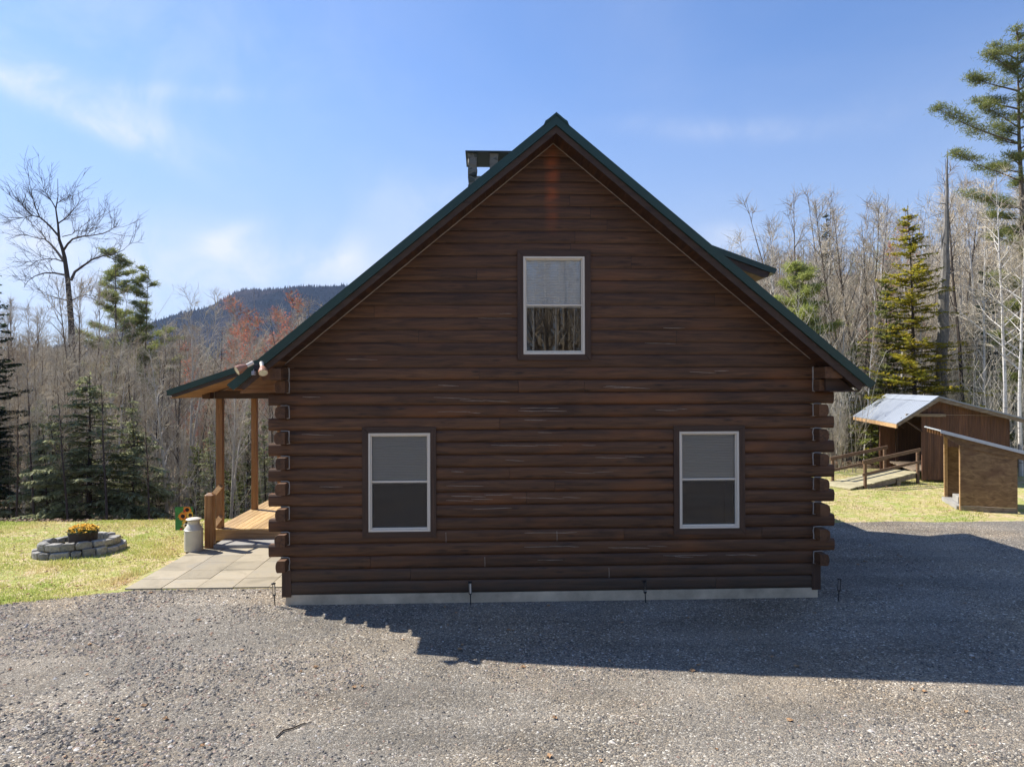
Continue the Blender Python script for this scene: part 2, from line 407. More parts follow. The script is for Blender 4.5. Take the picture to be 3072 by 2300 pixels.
# far mountain
t = NT('mountain_woods')
n1 = t.noise(t.coord((.004, .004, .004)), 1.0, 5, .6); n2 = t.noise(t.coord((.11, .11, .045)), 1.0, 6, .75)
c = t.ramp(n1.outputs['Fac'], [(.48, (.010, .016, .020)), (.62, (.058, .046, .042))])
c = t.mix(1.0, c, t.ramp(n2.outputs['Fac'], [(.3, .45), (.7, 1.6)]), 'MULTIPLY')
t.col(c); t.rough(1.0); t.bump(n2.outputs['Fac'], 1.0, 12); t.b.inputs['Specular IOR Level'].default_value = 0; M_mtn = t.m
def mtn_h(x, y):
    a = math.degrees(math.atan2(x, y)); r = math.hypot(x, y)
    e = 30+184*math.exp(-(abs(a+7)/19.5)**3)+40*math.exp(-((a+42)/14)**2)+120*math.exp(-((a-26)/16)**2)
    e *= 1+.05*nz(a, 0, 1, .35)
    p = ss(900, 1480, r)*ss(2400, 1500, r)
    return p*e*(1+.14*nz(x, y, 0, .0035)+.04*nz(x, y, 3, .014))-6
mb = MB(); AN, RN = 420, 60
for i in range(RN+1):
    for j in range(AN+1):
        a = R(-52+110*j/AN); r_ = 600+1500*i/RN; x, y = r_*math.sin(a), r_*math.cos(a)
        mb.v.append((x, y, mtn_h(x, y)))
for i in range(RN):
    for j in range(AN):
        k = i*(AN+1)+j; mb.f.append((k, k+1, k+AN+2, k+AN+1)); mb.t.append(.5)
rr = random.Random(4)
for q in range(5200):      # spruces along the crest and upper slope
    a = R(rr.uniform(-40, 50)); r_ = rr.uniform(1300, 1530); x, y = r_*math.sin(a), r_*math.cos(a); z = mtn_h(x, y)
    h = rr.uniform(3, 7); wd = h*.3
    mb.add([(x-wd, y, z-1), (x+wd, y-wd, z-1), (x, y+wd, z-1), (x, y, z+h)], [(0, 1, 3), (1, 2, 3), (2, 0, 3)])
g = mb.build('mountain', M_mtn); tag(g, kind='structure')

# ------------------------------------------------------------------ the air
hz_ = MB(); hz_.box(-2300, 2300, -400, 2300, -16, 330)
t = NT('haze_air'); t.n.remove(t.b); pv = t.new('ShaderNodeVolumePrincipled'); pv.inputs['Color'].default_value = (.50, .66, 1, 1); pv.inputs['Density'].default_value = .00011; pv.inputs['Anisotropy'].default_value = .3
t.lk(pv.outputs[0], t.out.inputs['Volume']); tag(hz_.build('haze', t.m, None), kind='stuff')
# ------------------------------------------------------------------ the cabin
AX, XL, XR, BACK = 1.12, -3.10, 5.36, 9.7
def slope_z(x, apex, s=.8285): return apex-abs(x-AX)*s
cabin = thing('log_cabin', 'dark brown log cabin with steep green metal roof and porch on its left', 'cabin', (AX, 0, 0))
rg = random.Random(11)
OPEN = [(-1.85, -.866, 1.149, 2.718), (3.151, 4.131, 1.149, 2.718), (.629, 1.622, 3.969, 5.545)]
def log_profile(z0, z1, b, n=7):
    out = []
    for i in range(n+1):
        u = i/n; z = z0+.003+(z1-z0-.006)*u
        out.append((-b*(1-abs(2*u-1)**4.2), z))
    return out
def course(mb, x0, x1, z0, z1, b, tint, back=.12, clip=None):
    pr = log_profile(z0, z1, b)
    if clip:
        apex = clip
        vs = []
        for y, z in pr:
            hw = (apex-z)/.8285
            a, c = max(x0, AX-hw), min(x1, AX+hw)
            if a > c: a = c = (a+c)/2
            vs += [(a, y, z), (c, y, z)]
        n = len(pr); mb.add(vs, [(2*i, 2*i+1, 2*i+3, 2*i+2) for i in range(n-1)], tint)
    else:
        poly = pr+[(back, z1-.003), (back, z0+.003)]
        mb.prism(poly, 'x', x0, x1, tint)
wall = MB(); gable = MB()
for k in range(36):
    z0 = .16+.2*k; z1 = z0+.2
    lo = z1 <= 3.765
    ext = (k % 2 == 1) and 3 <= k <= 15
    a, b_ = (-3.425 if ext else XL, 5.713 if ext else XR) if lo else (-3.3, 5.5)
    if k < 2: a, b_ = -3.14, 5.40
    if not lo:
        hw_ = (7.40-z0)/.8285; a, b_ = max(a, AX-hw_-.05), min(b_, AX+hw_+.05)
    joints = [a]
    for q in sorted(rg.uniform(a+.6, b_-.6) for _ in range(rg.choice((0, 1, 1, 2)))) if b_-a > 2 else ():
        if q-joints[-1] > .6: joints.append(q)
    joints.append(b_)
    for x0, x1 in zip(joints[:-1], joints[1:]):
        segs = [(x0+.0025, x1-.0025)]
        for ox0, ox1, oz0, oz1 in OPEN:
            if z0+.02 > oz0-.03 and z1-.02 < oz1+.06:
                segs = [q for s in segs for q in ((s[0], min(s[1], ox0-.03)), (max(s[0], ox1+.03), s[1])) if q[1]-q[0] > .01]
        tn = rg.random()
        for s0, s1 in segs:
            if lo: course(wall, s0, s1, z0, z1, .027 if k else .02, tn)
            else: course(gable, s0, s1, z0, z1, .013, tn, clip=7.40)
wall.build('log_wall', M_log, cabin); gable.build('gable_wall', M_gable, cabin)
# solid backing behind the courses, and the other walls of the house
bk = MB()
def backing(x0, x1, z0, z1): bk.box(x0, x1, .05, .14, z0, z1)
for (a, b_, c, d) in ((XL+.02, -1.89, .16, 3.76), (-.83, 3.11, .16, 3.76), (4.17, XR-.02, .16, 3.76), (-1.89, -.83, .16, 1.11), (-1.89, -.83, 2.76, 3.76), (3.11, 4.17, .16, 1.11), (3.11, 4.17, 2.76, 3.76)): backing(a, b_, c, d)
for k in range(18):
    z = 3.76+.2*k; hw = (7.40-z-.2)/.8285
    if hw < .05: break
    if z+.1 < 3.93 or z+.1 > 5.58: backing(AX-hw, AX+hw, z, z+.2)
    else: backing(AX-hw, .59, z, z+.2); backing(1.66, AX+hw, z, z+.2)
bk.build('wall_backing', M_dark, cabin)
sw, sw2 = MB(), MB()
for k in range(18):
    z0 = .16+.2*k
    sw.prism([(-3.13-.03, z0+.1), (-3.13, z0+.2), (-2.98, z0+.2), (-2.98, z0), (-3.13, z0)], 'y', .14, BACK, rg.random())
    sw2.prism([(5.39+.03, z0+.1), (5.39, z0+.2), (5.24, z0+.2), (5.24, z0), (5.39, z0)], 'y', .14, BACK, rg.random())
sw.build('side_wall', M_logy, cabin); sw2.build('side_wall', M_logy, cabin)
bw = MB(); bw.box(-3.1, 5.36, BACK-.16, BACK, .0, 3.76); bw.prism([(-3.0, 3.76), (5.24, 3.76), (AX, 7.3)], 'y', BACK-.16, BACK); bw.build('back_wall', M_log, cabin)
# corner log ends that come forward, each with its own bead of caulk
for side in (-1, 1):
    X0 = XL if side < 0 else XR
    for i, zt in enumerate([.76, 1.16, 1.56, 1.96, 2.36, 2.76, 3.16, 3.56]):
        zb = zt-.2; jit = rg.uniform(-.008, .012); f = -.235+rg.uniform(-.02, .01)
        W_ = .158
        prof = [(0, zb+.008), (W_-.03, zb+.006), (W_-.008+jit, zb+.035), (W_+jit, zb+.075), (W_+jit, zb+.12), (W_-.01+jit, zb+.165), (W_-.035, zb+.192), (0, zb+.194)]
        prof = [(X0+side*(.004+p), z) for p, z in prof]
        lg = MB().prism(prof, 'y', f, .05, rg.random()).build('log_end', M_logy, cabin, bevel=.006)
        s = MB(); xc = X0-side*.006; w_ = .013
        j = [rg.uniform(-.005, .005) for _ in range(6)]
        s.tube([(xc+side*.13, -.040, zt+.003), (xc+side*.03, -.044, zt+.004+j[0]), (xc-side*.004, -.044, zt-.008)], w_*.62, 5)
        s.tube([(xc+j[1], -.043, zt-.004), (xc-side*.004+j[2], -.040, zt-.07), (xc+j[3], -.040, zt-.13), (xc+j[4], -.036, zb+.004), (xc+side*.035, -.034, zb+.002)], w_*.72, 5)
        s.build('caulk_bead', M_caulkw, lg)
    # the long plate log under the rake and the corner board at the foot
    x0, x1 = (X0+side*.004, X0+side*.30)
    lg = MB().prism([(x0, 3.568), (x1-side*.02, 3.568), (x1, 3.60), (x1, 3.71), (x1-side*.03, 3.752), (x0, 3.752)], 'y', -.44, .05, rg.random()).build('log_end', M_logy, cabin, bevel=.008)
    s = MB(); xc = X0-side*.006
    s.tube([(xc+side*.02, -.02, 3.762), (xc, -.042, 3.755), (xc+.004, -.042, 3.66), (xc, -.042, 3.565)], .011, 5)
    s.build('caulk_bead', M_caulkw, lg)
    MB().box(min(X0-side*.03, X0+side*.115), max(X0-side*.03, X0+side*.115), -.03, .1, .13, .565).build('corner_board', M_trim, cabin, bevel=.004)
# foundation
fd = MB(); fd.box(-3.16, 5.43, -.012, .2, -.4, .158)
fd.box(-3.16, -2.9, .2, BACK, -.4, .158); fd.box(5.2, 5.43, .2, BACK, -.4, .158); fd.build('foundation', M_found, cabin)
# caulk in the cracks of the logs
rc = random.Random(5)
def crack(x, z, L):
    n = max(3, int(L/.09)); pts = []; zc = z
    dr = rc.uniform(-.004, .0)
    for i in range(n+1):
        zc += dr+rc.uniform(-.005, .005); pts.append((x+L*i/n, -.0268+abs(((zc-.16) % .2)/.1-1)**4*.022, zc))
    cr = MB(); cr.tube(pts, [.002]+[rc.uniform(.0022, .0046) for _ in range(n-1)]+[.0015], 4); cr.build('caulk_line', M_caulk, cabin)
for k in range(2, 18):
    z0 = .16+.2*k
    for q in range(rc.choice((2, 3, 4, 4)) if k < 17 else 1):
        x = rc.uniform(-2.9, 4.9); L = rc.uniform(.2, .85); z = z0+rc.uniform(.07, .16)
        if any(o[0]-.12 < x+L and x < o[1]+.12 and o[2]-.15 < z < o[3]+.15 for o in OPEN[:2]) or x+L > 5.2: continue
        crack(x, z, L)
        if rc.random() < .45 and x+L+.45 < 5 and not any(o[0]-.12 < x+L+.5 and x+L < o[1]+.12 and o[2]-.15 < z < o[3]+.15 for o in OPEN[:2]): crack(x+L-.03, z+rc.uniform(-.01, .02), rc.uniform(.15, .45))
for x, z in ((-.62, .96), (1.16, .96), (.0, .56), (2.0, .36)):
    MB().tube([(x, -.022, z+.01), (x+.002, -.029, z+.07), (x-.002, -.024, z+.17)], .004, 4).build('caulk_line', M_caulk, cabin)
for x, z, L in ((-.1, 4.55, .55), (.25, 4.62, .2), (2.6, 4.15, .5), (2.9, 4.4, .35), (-2.2, 3.9, .5)): crack(x, z, L)
# main roof
def slab(mb, side, x_in, x_out, ztop, th, y0, y1, cut=True, tint=.5, s=.8285):
    """sloped slab in x-z, top surface through (AX, ztop)"""
    zt = lambda x: ztop-abs(x-AX)*s
    sd = -1 if side < 0 else 1
    xo2 = x_out-sd*(th*.62 if cut else 0)
    mb.prism([(x_in, zt(x_in)), (x_out, zt(x_out)), (xo2, zt(xo2)-th), (x_in, zt(x_in)-th)], 'y', y0, y1, tint)
rf = MB()
slab(rf, 1, AX, 6.128, 7.637, .05, -.505, BACK+.5); slab(rf, -1, AX, -3.887, 7.637, .05, -.505, 3.25); slab(rf, -1, AX, -2.2, 7.637, .05, 3.25, BACK+.5)
ribs = MB()
for i in range(46):      # standing ribs of the sheet metal
    y = -.48+.2286*i
    if y > BACK+.45: break
    for sd, xo in ((1, 6.11), (-1, -3.87 if y < 3.2 else -2.3)):
        slab(rf, sd, AX+sd*.1, xo, 7.656, .02, y-.012, y+.012, cut=False)
roof = rf.build('roof', M_green, cabin)
for sd, xo in ((1, 6.128), (-1, -3.887)):
    r_ = MB(); slab(r_, sd, AX, xo, 7.640, .160, -.545, -.506); r_.build('rake_trim', M_green, roof)
rc2 = MB(); rc2.prism([(AX-.16, 7.505), (AX, 7.662), (AX+.16, 7.505), (AX+.16, 7.49), (AX, 7.645), (AX-.16, 7.49)], 'y', -.56, BACK+.5)
rc2.prism([(AX-.17, 7.535), (AX-.13, 7.56), (AX, 7.668), (AX+.13, 7.56), (AX+.17, 7.535), (AX+.2, 7.46), (AX, 7.63), (AX-.2, 7.46)], 'y', -.565, -.547)
rc2.build('ridge_cap', M_green, roof)
for sd, xo in ((1, 5.995), (-1, -3.75)):
    f_ = MB()
    zt = lambda x: 7.478-abs(x-AX)*.8285
    x1_ = xo; x2_ = xo-sd*.07
    f_.prism([(AX, zt(AX)), (x1_, zt(x1_)), (x2_, zt(x2_)-.062), (x2_-sd*.03, 3.372 if sd > 0 else zt(x2_)-.08), (AX+sd*.0, zt(AX)-.112)], 'y', -.502, -.46, rg.random())
    f_.build('fascia', M_fascia, cabin)
# sloped soffit boards running with the ridge
sf = MB()
for sd, xo, y1_ in ((1, 5.9, 10.1), (-1, -3.70, 3.2)):
    n = 44
    for i in range(n):
        xa, xb = AX+sd*((abs(xo-AX))*i/n+.001), AX+sd*(abs(xo-AX)*(i+1)/n-.004)
        if sd < 0 and xb < -3.15: continue
        za, zb_ = 7.376-abs(xa-AX)*.8285, 7.376-abs(xb-AX)*.8285
        sf.prism([(xa, za), (xb, zb_), (xb, zb_+.02), (xa, za+.02)], 'y', -.458, 1.0 if abs(xa-AX) < 4.2 else y1_, rg.random())
sf.build('soffit', M_soffit, cabin)
s2 = MB()
for i in range(7):
    xa, xb = -3.13-.085*i, -3.13-.085*(i+1)+.006
    za, zb_ = 7.372-abs(xa-AX)*.8285, 7.372-abs(xb-AX)*.8285
    s2.prism([(xa, za), (xb, zb_), (xb, zb_+.02), (xa, za+.02)], 'y', -.458, 3.2, rg.random())
s2.build('soffit', M_soffit_light, cabin)
s3 = MB()
for i in range(4):
    xa = 5.43+.12*i; s3.box(xa, xa+.116, -.455, 10, 3.352, 3.372, rg.random())
s3.build('soffit', M_soffit, cabin)
MB().prism([(5.44, 3.375), (5.90, 3.375), (5.44, 3.75)], 'y', -.30, -.25).build('eave_infill', M_trimx, cabin)
# bead of caulk along the gable
for sd in (-1, 1):
    pts = []; L = 4.28 if sd < 0 else 4.2
    for i in range(50):
        x = AX+sd*L*i/49; pts.append((x+rc.uniform(-.002, .002), -.022, 7.374-abs(x-AX)*.8285-.004+rc.uniform(-.003, .003)))
    MB().tube(pts, .0085, 5).build('caulk_bead', M_caulk, cabin)
# windows
t = NT('window_glass'); gl = t.new('ShaderNodeBsdfGlossy'); gl.inputs['Roughness'].default_value = .015; gl.inputs['Color'].default_value = (.95, .97, 1, 1)
tr = t.new('ShaderNodeBsdfTransparent'); tr.inputs['Color'].default_value = (.88, .91, .91, 1)
fr = t.new('ShaderNodeFresnel'); fr.inputs['IOR'].default_value = 1.6
ms = t.new('ShaderNodeMixShader'); t.lk(t.math('ADD', fr.outputs[0], .04), ms.inputs[0]); t.lk(tr.outputs[0], ms.inputs[1]); t.lk(gl.outputs[0], ms.inputs[2])
t.lk(ms.outputs[0], t.out.inputs['Surface']); M_glass = t.m
t = NT('window_glass_low'); gl = t.new('ShaderNodeBsdfGlossy'); gl.inputs['Roughness'].default_value = .02; tr = t.new('ShaderNodeBsdfTransparent'); tr.inputs['Color'].default_value = (.88, .91, .91, 1)
fr = t.new('ShaderNodeFresnel'); fr.inputs['IOR'].default_value = 1.8; ms = t.new('ShaderNodeMixShader'); t.lk(fr.outputs[0], ms.inputs[0]); t.lk(tr.outputs[0], ms.inputs[1]); t.lk(gl.outputs[0], ms.inputs[2]); t.lk(ms.outputs[0], t.out.inputs['Surface']); M_glass2 = t.m
t = NT('insect_screen'); df = t.new('ShaderNodeBsdfDiffuse'); df.inputs['Color'].default_value = (.10, .10, .105, 1)
tr = t.new('ShaderNodeBsdfTransparent'); ms = t.new('ShaderNodeMixShader'); ms.inputs[0].default_value = .22
t.lk(tr.outputs[0], ms.inputs[1]); t.lk(df.outputs[0], ms.inputs[2]); t.lk(ms.outputs[0], t.out.inputs['Surface']); M_screen = t.m
t = NT('pleated_blind'); wv = t.new('ShaderNodeTexWave', wave_type='BANDS', bands_direction='Z'); wv.inputs['Scale'].default_value = 12; t.lk(t.coord(), wv.inputs['Vector'])
t.col(t.ramp(wv.outputs['Fac'], [(0, (.76, .77, .78)), (1, (.95, .95, .94))])); t.rough(.9); t.bump(wv.outputs['Fac'], .6, .01); M_blind = t.m
for wi, (x0, x1, z0, z1) in enumerate(OPEN):
    lb = ['white double-hung window at lower left of the wall', 'white double-hung window at lower right of the wall', 'white double-hung window high in the gable'][wi]
    wd = thing('window', None, None, (0, 0, 0)); wd.parent = cabin; wd.location = -cabin.location; wd['label'] = lb; wd['_local'] = 1
    fw_ = .034
    fr_ = MB(); yf, yb = -.040, .05
    fr_.box(x0, x0+fw_, yf, yb, z0, z1); fr_.box(x1-fw_, x1, yf, yb, z0, z1); fr_.box(x0+fw_, x1-fw_, yf, yb, z1-fw_, z1); fr_.box(x0+fw_, x1-fw_, yf, yb, z0, z0+fw_)
    a, b_, c, d = x0+fw_, x1-fw_, z0+fw_, z1-fw_; mid = z0+(z1-z0)*.505
    # sash rails a step back
    g = .020
    fr_.box(a, a+g, -.012, .06, c, d); fr_.box(b_-g, b_, -.012, .06, c, d); fr_.box(a+g, b_-g, -.012, .06, d-g, d); fr_.box(a+g, b_-g, -.012, .06, c, c+g*1.3)
    fr_.box(a+g, b_-g, -.006, .05, mid-.014, mid+.014)
    fr_.build('frame', M_white, wd, bevel=.003)
    gm = MB(); gm.quad((a+g, .030, c), (b_-g, .030, c), (b_-g, .030, d), (a+g, .030, d)); gm.build('pane', M_glass if wi == 2 else M_glass2, wd)
    if wi == 0:
        sm = MB(); sm.quad((a+g, .008, c), (b_-g, .008, c), (b_-g, .008, d), (a+g, .008, d)); sm.build('insect_screen', M_screen, wd)
    if wi == 1:
        sm = MB(); sm.quad((a+g, .008, c), (b_-g, .008, c), (b_-g, .008, d), (a+g, .008, d)); sm.build('insect_screen', M_screen, wd)
    bl = MB(); bl.box(a+.024, b_-.024, .045, .06, mid-.01, d+.03); bl.box(a+.024, b_-.024, .04, .07, mid-.035, mid-.008); bl.build('blind', M_blind, wd)
    k = .094; o_ = .05
    for pts_, dy, mt, tn in (([(x0-k, z0-k), (x0-.002, z0-.002), (x0-.002, z1+.002), (x0-k, z1+k)], 0, M_trim, .3+.1*wi), ([(x1+.002, z0-.002), (x1+k, z0-k), (x1+k, z1+k), (x1+.002, z1+.002)], 0, M_trim, .6),
            ([(x0-k+.003, z1+k), (x0+.0, z1+.004), (x1, z1+.004), (x1+k-.003, z1+k)], .003, M_trimx, .45), ([(x0, z0-.004), (x0-k+.003, z0-k), (x1+k-.003, z0-k), (x1, z0-.004)], .003, M_trimx, .7)):
        MB().prism(pts_, 'y', -o_+dy, .03, tn).build('trim', mt, wd, bevel=.003)
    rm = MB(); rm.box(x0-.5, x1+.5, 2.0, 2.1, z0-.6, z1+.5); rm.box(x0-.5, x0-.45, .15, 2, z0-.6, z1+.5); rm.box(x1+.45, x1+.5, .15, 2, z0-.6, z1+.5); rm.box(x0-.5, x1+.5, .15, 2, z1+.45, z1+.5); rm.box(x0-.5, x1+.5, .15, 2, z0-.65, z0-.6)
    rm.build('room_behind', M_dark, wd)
# chimney
t = NT('chimney_stone'); v1 = t.vor(t.coord((5, 5, 8)), 1.0); sp = t.new('ShaderNodeSeparateColor'); t.lk(v1.outputs['Color'], sp.inputs[0])
c = t.ramp(sp.outputs[0], [(0, (.06, .065, .055)), (.5, (.13, .125, .10)), (1, (.24, .21, .17))])
e = t.vor(t.coord((5, 5, 8)), 1.0, 'DISTANCE_TO_EDGE'); ef = t.ramp(e.outputs['Distance'], [(.02, 1.0), (.09, 0.0)])
t.col(t.mix(ef, c, (.22, .2, .17))); t.rough(.9); t.bump(e.outputs['Distance'], 1.0, .06); M_stone = t.m
ch = MB(); rr = random.Random(3)
def rock(mb, x0, x1, y0, y1, z0, z1):
    j = lambda: rr.uniform(-.014, .014)
    mb.add([(x+j(), y+j(), z) for x in (x0, x1) for y in (y0, y1) for z in (z0, z1)], [(0,1,3,2),(4,6,7,5),(0,4,5,1),(2,3,7,6),(0,2,6,4),(1,5,7,3)], rr.random())
z = 5.6
while z < 7.90:
    h = min(rr.uniform(.13, .22), 7.94-z); rock(ch, -.33, .75, 3.6, 4.5, z, z+h); z += h-.002
for px_, py_ in ((-.33, 3.6), (.13, 3.6), (.55, 3.6), (-.33, 4.3), (.14, 4.3), (.55, 4.3)):
    z = 7.93
    while z < 8.38: rock(ch, px_, px_+.18, py_, py_+.2, z, min(z+.13, 8.39)); z += .128
chim = ch.build('chimney', M_stone, cabin)
cp = MB(); cp.box(-.385, .81, 3.53, 4.57, 8.395, 8.425)
cp.build('chimney_hood', M_blackcap, chim); cp2 = MB(); cp2.lathe([(.11, 0), (.11, .1), (.15, .1), (.15, .13), (0, .13)], 16, (.22, 4.05, 7.93)); cp2.build('flue', M_blackcap, chim)
# shed dormer on the right slope
dm = thing('dormer', None, None, (0, 0, 0)); dm.parent = cabin; dm.location = -cabin.location; dm['_local'] = 1
def dz(x): return 5.938+.3565*(6.237-x)
d_ = MB(); d_.prism([(1.7, dz(1.7)), (6.237, dz(6.237)), (6.19, dz(6.19)-.12), (1.7, dz(1.7)-.12)], 'y', 3.46, 7.55)
for i in range(18): d_.prism([(1.75, dz(1.75)+.02), (6.23, dz(6.23)+.02), (6.23, dz(6.23)), (1.75, dz(1.75))], 'y', 3.5+.2286*i, 3.522+.2286*i)
d_.build('dormer_roof', M_green, dm)
d2 = MB(); d2.prism([(2, dz(2)-.12), (6.10, dz(6.10)-.12), (6.06, dz(6.06)-.22), (5.95, dz(6.06)-.235), (2, dz(2)-.24)], 'y', 3.5, 3.55); d2.build('dormer_fascia', M_fascia, dm)
d3 = MB()
for i in range(9): xa = 5.28+.09*i; d3.prism([(xa, dz(xa)-.205), (xa+.086, dz(xa+.086)-.205), (xa+.086, dz(xa+.086)-.185), (xa, dz(xa)-.185)], 'y', 3.55, 7.5, rr.random())
d3.build('dormer_soffit', M_soffit_light, dm)
d4 = MB(); d4.prism([(2.2, 6.2), (5.26, 4.0), (5.26, dz(5.26)-.12), (2.2, dz(2.2)-.12)], 'y', 3.95, 7.3); d4.build('dormer_wall', M_logy, dm)
# ------------------------------------------------------------------ porch (part of the cabin)
def pz(x, top=3.391): return top+.34*(x+6.419)
pr = MB(); pr.prism([(-6.419, pz(-6.419)), (-2.3, pz(-2.3)), (-2.3, pz(-2.3)-.045), (-6.40, pz(-6.40)-.045)], 'y', 3.2, BACK+.5)
for i in range(30): pr.prism([(-6.415, pz(-6.415)+.018), (-2.4, pz(-2.4)+.018), (-2.4, pz(-2.4)), (-6.415, pz(-6.415))], 'y', 3.22+.2286*i, 3.244+.2286*i)
pr.prism([(-6.419, pz(-6.419)+.004), (-2.6, pz(-2.6)+.004), (-2.6, pz(-2.6)-.115), (-6.365, pz(-6.365)-.115)], 'y', 3.16, 3.199)
pr.box(-6.42, -6.405, 3.2, BACK+.5, pz(-6.41)-.1, pz(-6.41)-.004)
proof = pr.build('porch_roof', M_green, cabin)
pf = MB(); pf.prism([(-6.34, pz(-6.34)-.115), (-3.0, pz(-3.0)-.115), (-3.0, pz(-3)-.20), (-6.27, pz(-6.27)-.185)], 'y', 3.18, 3.22, .4); pf.build('porch_fascia', M_fascia, cabin)
ps = MB()
for i in range(34):
    xa, xb = -6.36+.095*i, -6.36+.095*(i+1)-.005; ps.prism([(xa, pz(xa)-.175), (xb, pz(xb)-.175), (xb, pz(xb)-.155), (xa, pz(xa)-.155)], 'y', 3.22, BACK+.4, rg.random())
ps.build('porch_ceiling', M_soffit_light, cabin)
inf = MB()
for i in range(6):
    z = 3.40+.16*i; xl = -6.42+(z+.175-3.391+.02)/.34; xl2 = -6.42+(z+.155+.175-3.391+.02)/.34
    if xl > -3.2: break
    inf.prism([(xl, z), (-3.16, z), (-3.16, z+.155), (min(xl2, -3.17), z+.155)], 'y', 4.72, 4.78, rg.random())
inf.build('porch_gable_infill', M_infill, cabin)
MB().tube([(-6.02, 4.71, pz(-6.02)-.19), (-3.5, 4.71, pz(-3.5)-.19)], .008, 5).build('caulk_bead', M_caulk, cabin)
hb = MB(); hb.box(-6.03, -3.17, 4.69, 4.87, 3.205, 3.385, .3); hb.build('tie_beam', M_trimx, cabin, bevel=.006)
for y0 in (4.45,):
    h2 = MB(); h2.box(-6.21, -6.03, 4.45, BACK, 3.205, 3.405, .2); h2.build('header_beam', M_log, cabin, bevel=.02)
    MB().tube([(-6.03, 4.684, 3.39), (-6.03, 4.684, 3.20)], .009, 5).build('caulk_bead', M_caulkw, cabin)
for y in (4.70, 7.10, 9.4):
    MB().box(-6.0, -5.86, y, y+.14, .31, 3.203, rg.random()).build('porch_post', M_post, cabin, bevel=.008)
dk = MB()
for i in range(21):
    x = -6.04+.1395*i; dk.box(x, x+.128, 4.60, BACK, .28, .312, rg.random())
dk.build('deck', M_deck, cabin)
dr = MB(); dr.box(-6.02, -3.17, 4.625, 4.66, .17, .278, .4); dr.box(-6.02, -3.17, 4.632, 4.66, .05, .167, .7); dr.box(-6.02, -5.98, 4.66, BACK, -.05, .278, .2); dr.build('deck_rim', M_deckx, cabin)
MB().box(-5.80, -3.17, 4.02, 4.632, -.1, .088).build('step', M_conc, cabin, bevel=.01)
nw = MB(); nw.prism([(-5.99, 4.02), (-5.96, 4.0), (-5.83, 4.0), (-5.80, 4.02), (-5.80, 4.16), (-5.83, 4.19), (-5.96, 4.19), (-5.99, 4.16)], 'z', -.1, 1.15, .8)
nw.add([(-5.99, 4.02, 1.15), (-5.80, 4.02, 1.15), (-5.80, 4.17, 1.15), (-5.99, 4.17, 1.15), (-5.93, 4.07, 1.195), (-5.86, 4.07, 1.195), (-5.86, 4.13, 1.195), (-5.93, 4.13, 1.195)], [(0,1,5,4),(1,2,6,5),(2,3,7,6),(3,0,4,7),(4,5,6,7)], .8)
nw.build('newel_post', M_post, cabin, bevel=.01)
for za, zb_ in ((1.13, 1.30), (.43, .62)):
    hr = MB(); hr.add([(-5.93, 4.15, za), (-5.84, 4.15, za-.05), (-5.84, 4.72, zb_-.05), (-5.93, 4.72, zb_), (-5.945, 4.15, za-.035), (-5.855, 4.15, za-.085), (-5.855, 4.72, zb_-.085), (-5.945, 4.72, zb_-.035)],
        [(0,1,2,3),(7,6,5,4),(0,4,5,1),(1,5,6,2),(2,6,7,3),(3,7,4,0)], .7)
    hr.build('handrail', M_railw, cabin)
# interior light trap so the attic is not see-through
lt = MB(); lt.prism([(-3.0, 3.9), (5.2, 3.9), (AX, 7.3)], 'y', 5.9, 6.0); lt.box(-3.0, 5.2, 5.9, 6.0, 0, 3.9); lt.build('inner_wall', M_dark, cabin)
# ------------------------------------------------------------------ patio slabs
t = NT('patio_slab'); tn = t.tint(); n1 = t.noise(t.coord((1.6, 1.6, 1.6)), 1.0, 6, .65, .6)
c = t.ramp(n1.outputs['Fac'], [(.3, (.25, .215, .15)), (.5, (.37, .315, .22)), (.62, (.32, .285, .22)), (.78, (.43, .335, .21))])
v = t.math('MULTIPLY_ADD', tn, .3, .85); vc = t.new('ShaderNodeCombineColor'); [t.lk(v, vc.inputs[i]) for i in range(3)]
t.col(t.mix(1.0, c, vc.outputs[0], 'MULTIPLY')); t.rough(.85); t.bump(n1.outputs['Fac'], .25, .03); M_slab = t.m
pt = MB(); rg = random.Random(21)
xs = [-6.16, -5.55, -4.94, -4.33, -3.72, -3.17]; ys = [.98, 1.58, 2.18, 2.79, 3.4, 4.015]
for i in range(5):
    for j in range(5):
        if rg.random() < .0: continue
        z = .022+rg.uniform(-.003, .003); g = .004
        x0, x1, y0, y1 = xs[i]+g, xs[i+1]-g, ys[j]+g+(rg.uniform(-.015, .015) if j == 0 else 0), ys[j+1]-g
        pt.box(x0, x1, y0, y1, -.04, z, rg.random())
tag(pt.build('patio', M_slab, None, bevel=.003), kind='structure')
# ------------------------------------------------------------------ milk can
can = thing('milk_can', 'cream painted old milk can standing at the patio corner by the newel post', 'milk can', (-6.15, 3.86, .0))
cx, cy = -6.15, 3.86
MB().lathe([(0, .022), (.183, .022), (.190, .03), (.187, .04), (.187, .44), (.195, .447), (.195, .462), (.187, .468), (.176, .49), (.125, .57), (.118, .585), (.118, .63), (.133, .655), (0, .655)], 32, (cx, cy, 0)).build('body', M_cream, can, smooth=False)
MB().lathe([(.10, .655), (.150, .668), (.158, .676), (.152, .686), (.10, .704), (0, .709)], 32, (cx, cy, 0)).build('lid', M_white, can, smooth=True)
for a in (PI, 0.0):
    dx = math.cos(a); h = MB().tube([(cx+dx*.175, cy-.03, .50), (cx+dx*.20, cy-.03, .545), (cx+dx*.175, cy-.02, .585), (cx+dx*.13, cy-.01, .575)], .009, 6); h.build('handle', M_cream, can)
